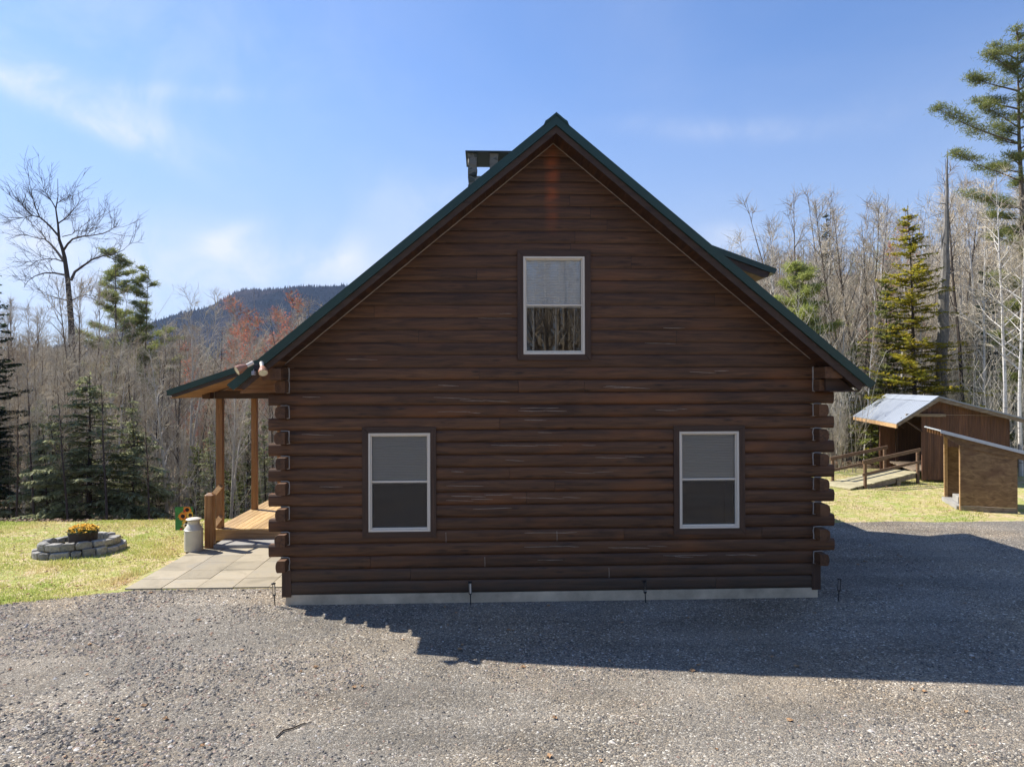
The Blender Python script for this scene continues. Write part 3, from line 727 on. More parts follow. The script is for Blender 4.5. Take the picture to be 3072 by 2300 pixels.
# ------------------------------------------------------------------ garden flag
fl = thing('garden_flag', 'green garden flag printed with orange sunflowers, on the grass behind the milk can', 'flag', (-6.68, 4.62, 0))
M_fgreen = plain('flag_green', (.05, .23, .06), .8, var=.35, scale=14); M_petal = plain('flag_petal', (.78, .27, .03), .8, var=.3, scale=40); M_petal2 = plain('flag_petal_yellow', (.80, .48, .07), .8, var=.25, scale=40)
M_centre = plain('flower_centre', (.025, .012, .012), .9); M_red = plain('flag_red', (.5, .03, .03), .8)
X0, X1, Z0, Z1, FY = -6.865, -6.47, .296, .812, 4.62
def bow(x, z): return FY+.018*math.sin((x-X0)*9)+.008*math.sin(z*13)
f = MB(); n = 12
for i in range(n):
    for j in range(n):
        p = lambda a, b: (X0+.012*(1-b/n)+(X1-X0)*a/n, bow(X0+(X1-X0)*a/n, Z0+(Z1-Z0)*b/n), Z0+(Z1-Z0)*b/n)
        f.quad(p(i, j), p(i+1, j), p(i+1, j+1), p(i, j+1))
f.build('cloth', M_fgreen, fl)
def flower(name, px, pz, r, mat, seed):
    rr = random.Random(seed); mb = MB()
    for ring in range(2):
        for i in range(13):
            a = 2*PI*(i+.5*ring)/13+rr.uniform(-.1, .1); L = r*rr.uniform(.85, 1.05)*(1-.12*ring); wv_ = .22*r
            q = [(px+.3*r*math.cos(a), pz+.3*r*math.sin(a)), (px+.65*L*math.cos(a+.2), pz+.65*L*math.sin(a+.2)), (px+L*math.cos(a), pz+L*math.sin(a)), (px+.65*L*math.cos(a-.2), pz+.65*L*math.sin(a-.2))]
            q = [(min(max(x, X0), X1), min(max(z, Z0), Z1)) for x, z in q]
            mb.add([(x, bow(x, z)-.004-.002*ring, z) for x, z in q], [(0, 1, 2, 3)], rr.random())
    fo = mb.build('sunflower', mat, fl)
    c_ = MB(); k = 14; q = [(px+.4*r*math.cos(2*PI*i/k), pz+.38*r*math.sin(2*PI*i/k)) for i in range(k)]; q = [(min(max(x, X0), X1), min(max(z, Z0), Z1)) for x, z in q]
    c_.add([(x, bow(x, z)-.009, z) for x, z in q], [tuple(range(k))]); c_.build('flower_centre', M_centre, fo)
for a in ((-6.60, .745, .115, M_petal), (-6.70, .60, .115, M_petal), (-6.53, .625, .11, M_petal2), (-6.60, .43, .15, M_petal2)): flower('s', *a, int(a[1]*1000))
for x, z in ((-6.62, .545), (-6.73, .32), (-6.66, .72)):
    k = 8; MB().add([(x+.03*math.cos(2*PI*i/k), bow(x, z)-.012, z+.025*math.sin(2*PI*i/k)) for i in range(k)], [tuple(range(k))]).build('red_bloom', M_red, fl)
st = MB(); st.tube([(-6.90, 4.625, .815), (-6.40, 4.625, .815), (-6.38, 4.625, .80), (-6.38, 4.625, 0)], .006, 6); st.build('stand', M_black, fl)
# ------------------------------------------------------------------ stone ring with its pot of flowers
t = NT('grey_stone'); tn = t.tint(); n1 = t.noise(t.coord(), 14, 6, .7); off = t.math('MULTIPLY_ADD', tn, .7, .62)
c = t.ramp(n1.outputs['Fac'], [(.3, (.22, .21, .19)), (.55, (.40, .38, .335)), (.75, (.60, .56, .49))]); vc = t.new('ShaderNodeCombineColor'); [t.lk(off, vc.inputs[i]) for i in range(3)]
t.col(t.mix(1.0, c, vc.outputs[0], 'MULTIPLY')); t.rough(.95); t.bump(n1.outputs['Fac'], .6, .03); M_gstone = t.m
ring = thing('stone_planter_ring', 'oval ring of stacked grey stones on the lawn around a flower pot', 'stone ring', (-8.55, 3.98, 0))
rg = random.Random(8)
def ringpt(a, s):
    # a drawn-out oval with a blunt corner to the right
    rx, ry = .70*s, .60*s
    k = 1+.07*math.cos(3*a+.4)
    return (-8.57+rx*k*math.cos(a), 4.0+ry*k*math.sin(a)+.16*math.cos(a))
for lay, (s, z0, h, n) in enumerate(((1.02, -.03, .165, 18), (.88, .132, .15, 14))):
    a = rg.uniform(0, .4); tot = 0; ws = [rg.uniform(.7, 1.35) for _ in range(n)]; sm = sum(ws)
    for w_ in ws:
        da = 2*PI*w_/sm; a0, a1 = a+.012, a+da-.012; a += da
        hh = h*rg.uniform(.78, 1.10); lo = MB(); d = .085
        vs = []
        for zz in (z0, z0+hh*.5, z0+hh):
            sh = 1 if zz == z0+hh*.5 else .94
            for (aa, ds) in ((a0, -d), (a0+(a1-a0)*.5, -d*1.02), (a1, -d), (a1, d), (a0+(a1-a0)*.5, d*1.1), (a0, d)):
                am = (a0+a1)/2+(aa-(a0+a1)/2)*sh
                x, y = ringpt(am, s); L = math.hypot(x+8.57, y-4.0); kx = (L+ds*sh)/L
                vs.append((-8.57+(x+8.57)*kx+rg.uniform(-.016, .016), 4.0+(y-4.0)*kx+rg.uniform(-.008, .008), zz+rg.uniform(-.012, .012)))
        fs = [(l*6+i, l*6+(i+1) % 6, (l+1)*6+(i+1) % 6, (l+1)*6+i) for l in range(2) for i in range(6)]+[(5, 4, 3, 2, 1, 0), (12, 13, 14, 15, 16, 17)]
        lo.add(vs, fs, rg.random()); lo.build('stone', M_gstone, ring, bevel=.02)
M_pot = plain('pot_dark', (.035, .024, .019), .7, var=.2, scale=10)
pot = thing('flower_pot', 'dark round pot crowded with yellow marigolds inside the stone ring', 'flower pot', (-8.47, 3.92, 0))
MB().lathe([(0, .0), (.25, .0), (.275, .39), (.285, .40), (.285, .43), (.262, .43), (.255, .40), (0, .40)], 28, (-8.47, 3.92, 0)).build('pot', M_pot, pot)
M_mari = plain('marigold', (.95, .56, .03), .75, var=.35, scale=25); M_leafg = plain('leaf_green', (.06, .13, .025), .7, var=.4, scale=20)
mf, ml = MB(), MB()
for i in range(170):
    a = rg.uniform(0, 2*PI); q = math.sqrt(rg.random())*.30; x, y = -8.47+q*math.cos(a), 3.92+q*math.sin(a); z = .44+.13*(1-(q/.32)**2)+rg.uniform(-.02, .03)
    r_ = rg.uniform(.018, .034)
    for k in range(5):
        b_ = 2*PI*k/5+a; tz = rg.uniform(-.01, .012)
        mf.add([(x, y, z), (x+r_*math.cos(b_-.6), y+r_*math.sin(b_-.6), z+tz), (x+r_*1.2*math.cos(b_), y+r_*1.2*math.sin(b_), z-.004), (x+r_*math.cos(b_+.6), y+r_*math.sin(b_+.6), z+tz+.008)], [(0, 1, 2, 3)], rg.random())
    mf.lathe([(0, -.012), (r_*.5, 0), (0, .014)], 5, (x, y, z), rg.random())
for i in range(500):
    a = rg.uniform(0, 2*PI); q = math.sqrt(rg.random())*.29; x, y = -8.47+q*math.cos(a), 3.92+q*math.sin(a); z = rg.uniform(.40, .46+.1*(1-(q/.32)**2)); b_ = rg.uniform(0, 6.28)
    ml.add([(x, y, z), (x+.03*math.cos(b_), y+.03*math.sin(b_), z+.02), (x+.06*math.cos(b_+.3), y+.06*math.sin(b_+.3), z+.015), (x+.03*math.cos(b_+.6), y+.03*math.sin(b_+.6), z+.005)], [(0, 1, 2, 3)])
mf.build('blossoms', M_mari, pot); ml.build('foliage', M_leafg, pot)
# ------------------------------------------------------------------ path lights
t = NT('lamp_cover'); gl = t.new('ShaderNodeBsdfGlass'); gl.inputs['Roughness'].default_value = .2; tr = t.new('ShaderNodeBsdfTransparent'); ms = t.new('ShaderNodeMixShader'); ms.inputs[0].default_value = .35
t.lk(tr.outputs[0], ms.inputs[1]); t.lk(gl.outputs[0], ms.inputs[2]); t.lk(ms.outputs[0], t.out.inputs['Surface']); M_lampglass = t.m
LL = ['black solar stake light at the left corner of the cabin, beside the patio', 'black stake light with a pale lens, second from the left along the cabin wall', 'black stake light below the lower right window, leaning slightly', 'black solar stake light on the gravel off the right corner of the cabin']
for i, (x, y, tl) in enumerate(((-3.32, -.03, -.06), (-.227, -.108, -.04), (2.56, -.175, -.10), (5.66, -.236, .10))):
    L = thing('path_light', LL[i], 'path light', (x, y, 0), 'stake lights along the foot of the cabin wall', local=True)
    L.rotation_euler = (0.03, tl, .3*i)
    MB().tube([(0, 0, -.05), (0, 0, .16)], .0085, 8).build('stake', M_black, L)
    b = MB(); b.lathe([(0, .155), (.012, .155), (.026, .17), (.028, .18), (0, .18)], 14); b.build('base', M_black, L)
    for k in range(4): a = PI/4+PI/2*k; MB().tube([(.024*math.cos(a), .024*math.sin(a), .18), (.026*math.cos(a), .026*math.sin(a), .35)], .0035, 4).build('cage_bar', M_black, L)
    MB().lathe([(.019, .18), (.021, .34)], 12).build('lens', M_white if i == 1 else M_lampglass, L)
    MB().lathe([(0, .345), (.032, .345), (.036, .352), (.034, .362), (0, .368)], 16).build('cap', M_black, L)
# ------------------------------------------------------------------ floodlight under the rake
fd = thing('floodlight', 'twin floodlight with sensor on the lower left end of the rake board', 'floodlight', (-3.42, -.56, 3.74))
M_amber = plain('lamp_glass_amber', (.42, .20, .11), .3, var=.15); M_lens = plain('lamp_lens', (.85, .76, .5), .35, var=.15, scale=30); M_grey = plain('grey_plastic', (.34, .36, .4), .4)
b = MB(); b.lathe([(0, -.02), (.05, -.02), (.055, 0), (.05, .02), (0, .02)], 16)
b = MB(); b.prism([(-3.46, 3.70), (-3.38, 3.70), (-3.365, 3.75), (-3.40, 3.80), (-3.45, 3.80), (-3.475, 3.75)], 'y', -.62, -.50); b.build('mount', M_black, fd, bevel=.01)
def cone(p0, p1, prof, mat, name, par):
    p0, p1 = Vector(p0), Vector(p1); d = (p1-p0); L = d.length; q = d.to_track_quat('Z', 'Y').to_matrix().to_4x4(); q.translation = p0
    mb = MB(); mb.lathe([(r, z*L) for r, z in prof], 20); mb.v = [tuple(q @ Vector(v)) for v in mb.v]; return mb.build(name, mat, par, smooth=False)
for sx, (x0, z0, x1, z1) in enumerate(((-3.475, 3.825, -3.665, 3.70), (-3.35, 3.825, -3.275, 3.665))):
    lp = cone((x0, -.60, z0), (x1, -.755, z1), [(0, 0), (.026, 0), (.028, .38), (.035, .45), (.068, .8), (.071, 1.0), (.064, 1.0)], M_amber, 'lamp', fd)
    cone((x0, -.60, z0), (x1, -.755, z1), [(.0285, .0), (.030, .0), (.030, .42), (.0285, .42)], M_white, 'socket', lp)
    cone((x0, -.60, z0), (x1, -.755, z1), [(.064, .985), (.04, 1.0), (0, 1.02)], M_lens, 'lens', lp)
sn = MB(); sn.box(-3.475, -3.425, -.69, -.60, 3.635, 3.70); sn.build('sensor', M_grey, fd, bevel=.01); MB().tube([(-3.44, -.6, 3.75), (-3.45, -.64, 3.69)], .015, 8).build('bracket', M_black, fd)
# ------------------------------------------------------------------ the hut with its ramp
HP = Vector((15.95, 13.9, 0)); HA = R(-15.8)
HM = Matrix.Translation(HP) @ Matrix.Rotation(HA, 4, 'Z')       # local x: along front, local y: away
hut = thing('wooden_hut', 'brown board-sided hut with low grey metal gable roof and open left entry', 'hut', HP)
D = 6.0; HWD = 2.82
def hz(u): return 3.05-(.46-u)*.70 if u < .46 else 3.05-(u-.46)*.285
hs = MB()
def vboards(mb, u0, u1, v, top, bot=.02, side='front', w=.10):
    n = int(abs(u1-u0)/w)
    for i in range(n):
        a = u0+(u1-u0)*i/n; b_ = u0+(u1-u0)*(i+1)/n-.004
        tt = (min(top(a), top(b_)) if callable(top) else top)
        if side == 'front': 
            ta, tb = (top(a), top(b_)) if callable(top) else (top, top)
            mb.prism([(a, bot), (b_, bot), (b_, tb), (a, ta)], 'y', v, v+.03, rg.random(), HM)
        else: mb.box(v, v+.03, a, b_, bot, tt, rg.random(), HM)
vboards(hs, 0, HWD, 0, lambda u: hz(u)-.13)
vboards(hs, 3.4, D, 0, 2.62, side='side')
vboards(hs, 0, D, HWD-.03, 2.25, side='side')
hs.box(0, HWD, D-.03, D, 0, 2.2, .4, HM)
hs.build('wall', M_siding, hut)
al = MB(); al.box(1.5, 1.53, .03, D, .3, 2.6, .3, HM); al.box(0, 1.5, 3.38, 3.41, .3, 2.6, .5, HM); al.build('inner_wall', M_trim, hut)
fl2 = MB(); fl2.box(-.25, 1.5, .05, 3.4, .30, .36, .5, HM); fl2.build('entry_floor', M_oldwood, hut)
pn = MB(); vboards(pn, -.55, .02, 3.3, 2.35, .05); pn.box(-.60, -.55, 3.26, 3.36, .0, 2.30, .9, HM); pn.build('wing_panel', M_siding, hut)
pp = MB(); pp.box(-.06, .05, 3.1, 3.21, .0, 2.5, .3, HM); pp.build('entry_post', M_trim, hut)
pp = MB(); pp.box(-.005, .10, -.02, .09, .0, 2.6, .6, HM); pp.build('entry_post', M_siding, hut)
for v0 in (-.02, 2.1): 
    br = MB(); br.prism([(.0, 1.75), (.08, 1.75), (-.62, 2.27), (-.70, 2.27)], 'y', v0, v0+.08, .4, HM); br.build('brace', M_trimx, hut)
tb = MB(); tb.box(-.55, .75, -.12, -.035, 2.32, 2.42, .5, HM); tb.build('tie_beam', M_oldwood, hut)
hr = MB()
hr.prism([(-.93, hz(-.93)), (.46, 3.05), (.46, 3.02), (-.93, hz(-.93)-.03)], 'y', -.33, D+.5, .5, HM); hr.prism([(.46, 3.05), (3.35, hz(3.35)), (3.35, hz(3.35)-.03), (.46, 3.02)], 'y', -.33, D+.5, .5, HM)
for i in range(30):
    v0 = -.33+.23*i
    if v0 > D+.45: break
    hr.prism([(-.93, hz(-.93)+.008), (.44, hz(.44)+.008), (.44, hz(.44)), (-.93, hz(-.93))], 'y', v0, v0+.03, .5, HM); hr.prism([(.48, hz(.48)+.018), (3.35, hz(3.35)+.018), (3.35, hz(3.35)), (.48, hz(.48))], 'y', v0, v0+.03, .5, HM)
hro = hr.build('roof', M_zinc, hut)
rcp = MB(); rcp.prism([(.2, hz(.2)+.025), (.46, 3.08), (.72, hz(.72)+.03), (.72, hz(.72)+.02), (.46, 3.07), (.2, hz(.2)+.018)], 'y', -.34, D+.5, .5, HM); rcp.build('ridge_cap', M_zinc, hro)
ff = MB(); ff.prism([(-.90, hz(-.9)-.035), (.46, 3.015), (.46, 2.88), (-.86, hz(-.86)-.15)], 'y', -.31, -.27, .5, HM); ff.prism([(.46, 3.015), (3.32, hz(3.32)-.035), (3.32, hz(3.32)-.16), (.46, 2.88)], 'y', -.31, -.27, .3, HM); ff.build('fascia', M_oldwood, hut)
ef = MB(); ef.box(-.93, -.89, -.30, D+.45, hz(-.91)-.19, hz(-.93)-.035, .8, HM); ef.build('eave_board', M_railw, hut)
MB().tube([HM @ Vector((.1, -.02, 2.38)), HM @ Vector((1.5, -.02, 2.385)), HM @ Vector((2.7, -.02, 2.36))], .006, 5).build('cable', M_caulk, hut)
# ramp: from A (low) to B (high)
A, B = Vector((12.18, 11.84, .02)), Vector((15.55, 13.45, .36)); wv = Vector((-.43, .90, 0)).normalized()*1.22
ramp = thing('wooden_ramp', 'plank ramp with two handrails leading up to the hut entry', 'ramp', A)
rb = MB(); n = 26; dv = (B-A)
for i in range(n):
    a, b_ = A+dv*(i/n), A+dv*((i+.965)/n); ex = wv.normalized()*rg.uniform(-.02, .02)
    top = [a-ex, b_-ex, b_+wv, a+wv]; rb.add([tuple(p) for p in top]+[tuple(p-Vector((0, 0, .035))) for p in top], [(0,1,2,3),(7,6,5,4),(0,4,5,1),(1,5,6,2),(2,6,7,3),(3,7,4,0)], rg.random())
rb.build('decking', M_ramp, ramp)
def beam(mb, a, b_, wd, hh, tint=.5):
    a, b_ = Vector(a), Vector(b_); d = (b_-a).normalized(); s_ = d.cross(Vector((0, 0, 1)))
    if s_.length < 1e-3: s_ = Vector((1, 0, 0))
    s_.normalize(); u_ = s_.cross(d)
    vs = [p+s_*x*wd/2+u_*z*hh/2 for p in (a, b_) for x in (-1, 1) for z in (-1, 1)]
    mb.add([tuple(v) for v in vs], [(0,1,3,2),(4,6,7,5),(0,4,5,1),(2,3,7,6),(0,2,6,4),(1,5,7,3)], tint); return mb
for off in (wv*.03, wv*.97):
    o2 = off-Vector((0, 0, .12)); beam(MB(), A+o2+dv*.12, B+o2, .04, .16).build('stringer', M_oldwood, ramp)
Z = Vector((0, 0, 1))
for k, off in enumerate((-wv*.02, wv*1.02)):
    for tpos in (.20, .97):
        p = A+dv*tpos+off; beam(MB(), (p.x, p.y, -.1), p+Z*.78, .085, .085, .4).build('rail_post', M_rampw, ramp, bevel=.004)
    for hh, wd in ((.80, .12), (.38, .09)):
        beam(MB(), A+dv*.155+off+Z*hh-wv*.03, A+dv*1.0+off+Z*hh-wv*.03,   .045, wd, .5).build('handrail', M_rampw, ramp, bevel=.004)
pier = MB(); p = A+dv*.68; pier.box(p.x-.07, p.x+.07, p.y-.07, p.y+.07, -.1, .16); pier.build('pier', M_oldwood, ramp)
# ------------------------------------------------------------------ the lean-to
SP = Vector((13.16, 7.74, 0)); SM = Matrix.Translation(SP) @ Matrix.Rotation(R(-22), 4, 'Z')
sh = thing('lean_to_shed', 'small open plywood lean-to with sloping pale metal roof on the grass', 'shed', SP)
def sz(u): return 2.03-.272*u
W2, D2 = 1.33, 1.9
s = MB(); s.prism([(0, .13), (W2, .13), (W2, sz(W2)-.19), (0, sz(0)-.10)], 'y', 0, .02, .5, SM); s.build('side_wall', M_ply, sh)
s = MB(); s.prism([(-.42, sz(-.42)-.10), (-.42, sz(-.42)-.02), (1.85, sz(1.85)-.02), (1.85, sz(1.85)-.19), (.05, sz(.05)-.27)], 'y', -.03, -.003, .2, SM); s.build('rafter', M_ply, sh)
s = MB(); s.prism([(0, -.02), (W2, -.02), (W2, .12), (0, .12)], 'y', -.01, .05, .8, SM); s.build('skirt_board', M_oldwood, sh)
s = MB(); s.box(0, W2, D2, D2+.02, .1, 1.6, .3, SM); s.box(W2-.02, W2, .02, D2, .1, 1.6, .3, SM); s.build('back_wall', M_ply, sh)
for u_, v_ in ((0, .02), (0, D2-.06), ):
    s = MB(); s.box(u_-.02, u_+.07, v_, v_+.07, 0, sz(0)-.1, .6, SM); s.build('corner_post', M_railw, sh)
s = MB(); s.prism([(-.50, sz(-.5)+.035), (1.95, sz(1.95)+.035), (1.95, sz(1.95)+.012), (-.50, sz(-.5)+.012)], 'y', -.09, D2+.2, .5, SM)
for i in range(11):
    v_ = -.09+.2*i; s.prism([(-.50, sz(-.5)+.055), (1.95, sz(1.95)+.055), (1.95, sz(1.95)+.03), (-.50, sz(-.5)+.03)], 'y', v_, v_+.06, .5, SM)
s.prism([(-.50, sz(-.5)+.04), (1.95, sz(1.95)+.04), (1.95, sz(1.95)-.035), (-.50, sz(-.5)-.035)], 'y', -.105, -.091, .5, SM)
s.build('roof', plain('galvanised', (.62, .65, .66), .5, metal=.25, var=.08), sh)
for i in range(6):
    v_ = .05+.36*i; s = MB(); s.prism([(-.46, sz(-.46)), (.1, sz(.1)), (.1, sz(.1)-.11), (-.46, sz(-.46)-.11)], 'y', v_, v_+.045, .3, SM); s.build('rafter_tail', M_soffit_light, sh)
s = MB(); s.prism([(-.08, -.02), (.9, -.02), (.9, .10), (-.08, .10)], 'y', .1, D2, .9, SM); s.build('floor_blocks', M_conc, sh)
s = MB(); s.box(.05, .40, .55, 1.2, .101, .30, .9, SM); tag(s.build('concrete_block', M_conc, None, bevel=.02), 'pale concrete block lying just inside the open lean-to', 'concrete block')
# ------------------------------------------------------------------ gravel stones, leaves, a stick
t = NT('pebble'); tn = t.tint(); c = t.ramp(tn, [(0, (.05, .05, .052)), (.3, (.15, .138, .122)), (.6, (.26, .23, .195)), (.82, (.38, .31, .23)), (.90, (.27, .165, .12)), (1, (.60, .57, .51))])
t.col(c); t.rough(.9); M_peb = t.m
pb = MB(); rg = random.Random(77)
def pebble(x, y, r_, tint):
    z = terr(x, y)+mic(x, y); a = rg.uniform(0, 6.28); e = rg.uniform(.6, 1.0); hh = rg.uniform(.35, .7)
    vs = [(0, 0, -.3*hh)]+[((1+rg.uniform(-.25, .2))*math.cos(2*PI*k/5), e*(1+rg.uniform(-.25, .2))*math.sin(2*PI*k/5), rg.uniform(-.05, .25)*hh) for k in range(5)]+[(rg.uniform(-.3, .3), rg.uniform(-.3, .3), hh)]
    ca, sa = math.cos(a), math.sin(a)
    pb.add([(x+r_*(ca*p[0]-sa*p[1]), y+r_*(sa*p[0]+ca*p[1]), z+r_*p[2]) for p in vs], [(1+k, 1+(k+1) % 5, 6) for k in range(5)]+[(1+(k+1) % 5, 1+k, 0) for k in range(5)], tint)
n = 0
while n < 50000:
    y = -8.2+14.5*rg.random()**1.25; x = rg.uniform(-8.5, 12)
    if abs(x) > (y+11.4)*.74+.3 or sd_gravel(x, y) < .02 or (-3.2 < x < 5.45 and y > -.02): continue
    den = .16+.95*ss(.0, .5, nz(x, y, 3, .55)+.45*ss(1, -5, x)+.2*nz(x, y, 8, 2.2)-.18)
    if rg.random() > den: continue
    r_ = .006+(.016+.012*ss(1, -5, x))*rg.random()**2.4
    if rg.random() < .004: r_ = rg.uniform(.022, .038)
    pebble(x, y, r_, rg.random()**.9); n += 1
tag(pb.build('gravel', M_peb, None), kind='stuff')
lv = MB(); M_leaf = plain('dry_leaf', (.36, .21, .10), .8, var=.45, scale=3)
for i in range(150):
    y = rg.uniform(-6.5, 5.8); x = rg.uniform(-7, 10)
    if sd_gravel(x, y) < .05 or (-3.3 < x < 5.5 and y > -.1) or abs(x) > (y+11.4)*.72: continue
    z = terr(x, y)+mic(x, y)+.008; a = rg.uniform(0, 6.28); s_ = rg.uniform(.018, .045)
    pts = []
    for k in range(9): q = a+2*PI*k/9; rr_ = s_*(1 if k % 2 else .55)*(1.2 if k == 4 else 1); pts.append((x+rr_*math.cos(q), y+rr_*math.sin(q), z+rg.uniform(0, .018)))
    lv.add(pts+[(x, y, z)], [(k, (k+1) % 9, 9) for k in range(9)], rg.random())
for i in range(420):
    x, y = (rg.uniform(-12, -6.3), rg.uniform(0, 8)) if i % 2 else (rg.uniform(6, 16), rg.uniform(6, 15))
    if sd_lawn(x, y) < .1 or math.hypot(x+8.57, y-4) < 1: continue
    z = terr(x, y)+mic(x, y)+.03; a = rg.uniform(0, 6.28); s_ = rg.uniform(.02, .05); pts = []
    for k in range(7): q = a+2*PI*k/7; rr_ = s_*(1 if k % 2 else .6); pts.append((x+rr_*math.cos(q), y+rr_*math.sin(q), z+rg.uniform(0, .025)))
    lv.add(pts+[(x, y, z)], [(k, (k+1) % 7, 7) for k in range(7)], rg.random())
tag(lv.build('fallen_leaves', M_leaf, None), kind='stuff')
a, b_ = G3 = (at(828, 2205, 7.05), at(935, 2160, 7.25))
def onG(px, py):
    r_ = ray(px, py); tt = -CAM.z/r_.z; p = CAM+r_*tt; return Vector((p.x, p.y, terr(p.x, p.y)+mic(p.x, p.y)+.012))
pts = [onG(828, 2205), onG(850, 2185), onG(880, 2178), onG(905, 2166), onG(935, 2162)]
sk = MB().tube(pts, [.006, .008, .007, .006, .003], 6); sk.tube([pts[2], onG(890, 2170)+Vector((0, 0, .03))], [.004, .002], 5)
tag(sk.build('stick', plain('stick_bark', (.06, .04, .03), .9), None), 'thin dark broken stick lying on the gravel at lower left', 'stick')
# ------------------------------------------------------------------ vegetation
def bark(name, c, var=.35, birch=False):
    t = NT(name); n1 = t.noise(t.coord((6, 6, 2)), 2.0, 5, .65)
    a = tuple(x*(1-var) for x in c); b = tuple(x*(1+var) for x in c)
    cc = t.ramp(n1.outputs['Fac'], [(.3, a), (.7, b)])
    if birch:
        n2 = t.noise(t.coord((3, 3, 14)), 1.3, 3, .6); cc = t.mix(t.ramp(n2.outputs['Fac'], [(.56, 0.0), (.66, .8)]), cc, (.10, .09, .08))
    t.col(cc); t.rough(.9); t.b.inputs['Specular IOR Level'].default_value = .2; return t.m
B_grey = bark('bark_grey', (.50, .455, .385)); B_brown = bark('bark_brown', (.17, .135, .10)); B_birch = bark('bark_birch', (.62, .59, .54), .15, True)
B_dark = bark('bark_dark', (.075, .06, .05)); B_twig = bark('twig_grey', (.56, .49, .37)); B_twigb = bark('twig_brown', (.43, .35, .245)); B_twigw = bark('twig_pale', (.62, .56, .45)); B_snag = bark('bark_snag', (.24, .225, .205), .4)
def leafmat(name, cols, scale=1.2):
    t = NT(name); n1 = t.noise(t.coord(), scale, 4, .6); tn = t.tint()
    f = t.math('ADD', t.math('MULTIPLY', n1.outputs['Fac'], .6), t.math('MULTIPLY', tn, .4))
    t.col(t.ramp(f, [(.25, cols[0]), (.5, cols[1]), (.75, cols[2])])); t.rough(.7); t.b.inputs['Specular IOR Level'].default_value = .25
    tl = t.new('ShaderNodeBsdfTranslucent'); src = t.b.inputs['Base Color'].links[0].from_socket; t.lk(src, tl.inputs['Color'])
    ms = t.new('ShaderNodeMixShader'); ms.inputs[0].default_value = .52; t.lk(t.b.outputs[0], ms.inputs[1]); t.lk(tl.outputs[0], ms.inputs[2]); t.lk(ms.outputs[0], t.out.inputs['Surface'])
    return t.m
L_hem = leafmat('needles_hemlock', ((.19, .215, .10), (.36, .38, .19), (.50, .50, .30)))
L_spr = leafmat('needles_dark', ((.02, .036, .018), (.04, .065, .03), (.075, .10, .045)))
L_oli = leafmat('needles_olive', ((.17, .21, .025), (.42, .38, .04), (.58, .44, .06)))
L_pin = leafmat('needles_pine', ((.12, .16, .04), (.25, .28, .085), (.37, .36, .14)))
L_pal = leafmat('needles_pale', ((.22, .26, .06), (.36, .40, .11), (.48, .50, .17)))
L_bud = leafmat('red_buds', ((.34, .09, .06), (.52, .165, .10), (.62, .27, .18)))

def perp(d, rg):
    v = Vector((rg.uniform(-1, 1), rg.uniform(-1, 1), rg.uniform(-1, 1))); v = v-d*v.dot(d)
    return v.normalized() if v.length > 1e-3 else d.orthogonal().normalized()
def grow(start, d, L, n, rg, wander, up):
    pts = [start]; d = d.normalized()
    for i in range(n):
        d = (d+perp(d, rg)*wander+Vector((0, 0, up))).normalized(); pts.append(pts[-1]+d*(L/n))
    return pts
def lerp_path(pts, t):
    k = min(int(t*(len(pts)-1)), len(pts)-2); f = t*(len(pts)-1)-k
    return pts[k].lerp(pts[k+1], f), (pts[k+1]-pts[k]).normalized()
def bare(seed, H=10, r0=.085, first=.3, nl=22, spread=.5, limb=.24, tw=.0065, forks=1, bud=None, nsub=5, ntw=4):
    """a leafless tree with ascending limbs: returns (trunk mesh builder, twig mesh builder)"""
    rg = random.Random(seed); T, C = MB(), MB()
    stems = []
    main = grow(Vector((0, 0, -.6)), Vector((rg.uniform(-.05, .05), rg.uniform(-.05, .05), 1)), H*.97, 12, rg, .03, .03)
    stems.append((main, r0))
    for q in range(forks-1):
        p, d = lerp_path(main, rg.uniform(.06, .4)); L = H-p.z
        stems.append((grow(p, d+perp(d, rg)*rg.uniform(.2, .42), L*.9, 9, rg, .04, .07), r0*.6))
    for pts, r in stems:
        n = len(pts); T.tube(pts, [max(r*(1-i/(n-1))**.9, .006) for i in range(n)], 6, rg.random(), cap=False)
        Ls = (pts[-1]-pts[0]).length
        for q in range(int(nl*(Ls/H)**.5)):
            f = first+(1-first)*(q+rg.random())/nl; f = min(f, .97) if pts is main else rg.uniform(.2, .96)
            p, d = lerp_path(pts, f); lr = r*(1-f)**.85*.42+.006
            L = H*limb*(1.1-f)**.7*rg.uniform(.5, 1.15)
            dd = perp(d, rg); dd.z = 0; dd = dd.normalized()*spread*rg.uniform(.8, 1.8)+Vector((0, 0, .62+.45*f))
            lp = grow(p, dd, L, 6, rg, .09, .05)
            T.tube(lp, [max(lr*(1-i/6)**.9, .005) for i in range(7)], 4, rg.random(), cap=False)
            for s_ in range(nsub):
                g_ = rg.uniform(.12, .97); p2, d2 = lerp_path(lp, g_); L2 = L*.40*(1.15-g_)*rg.uniform(.6, 1.2)+.15
                sp_ = grow(p2, d2+perp(d2, rg)*.9, L2, 3, rg, .12, .05)
                C.tube(sp_, [tw*1.3, tw, tw*.8, tw*.5], 3, rg.random(), cap=False)
                for w_ in range(ntw):
                    p3, d3 = lerp_path(sp_, rg.uniform(.1, 1)); L3 = rg.uniform(.15, .55)*(H/10)**.5
                    tp = grow(p3, d3+perp(d3, rg)*.85, L3, 2, rg, .14, .04)
                    C.tube(tp, [tw*.8, tw*.6, tw*.35], 3, rg.random(), cap=False)
                    if bud is not None:
                        for b_ in range(3):
                            pb_, _ = lerp_path(tp, rg.uniform(.2, 1)); s3 = rg.uniform(.02, .045)
                            a_, c_ = perp(d3, rg)*s3, perp(d3, rg)*s3; bud.add([pb_-a_, pb_+c_, pb_+a_, pb_-c_], [(0, 1, 2, 3)], rg.random())
    return T, C
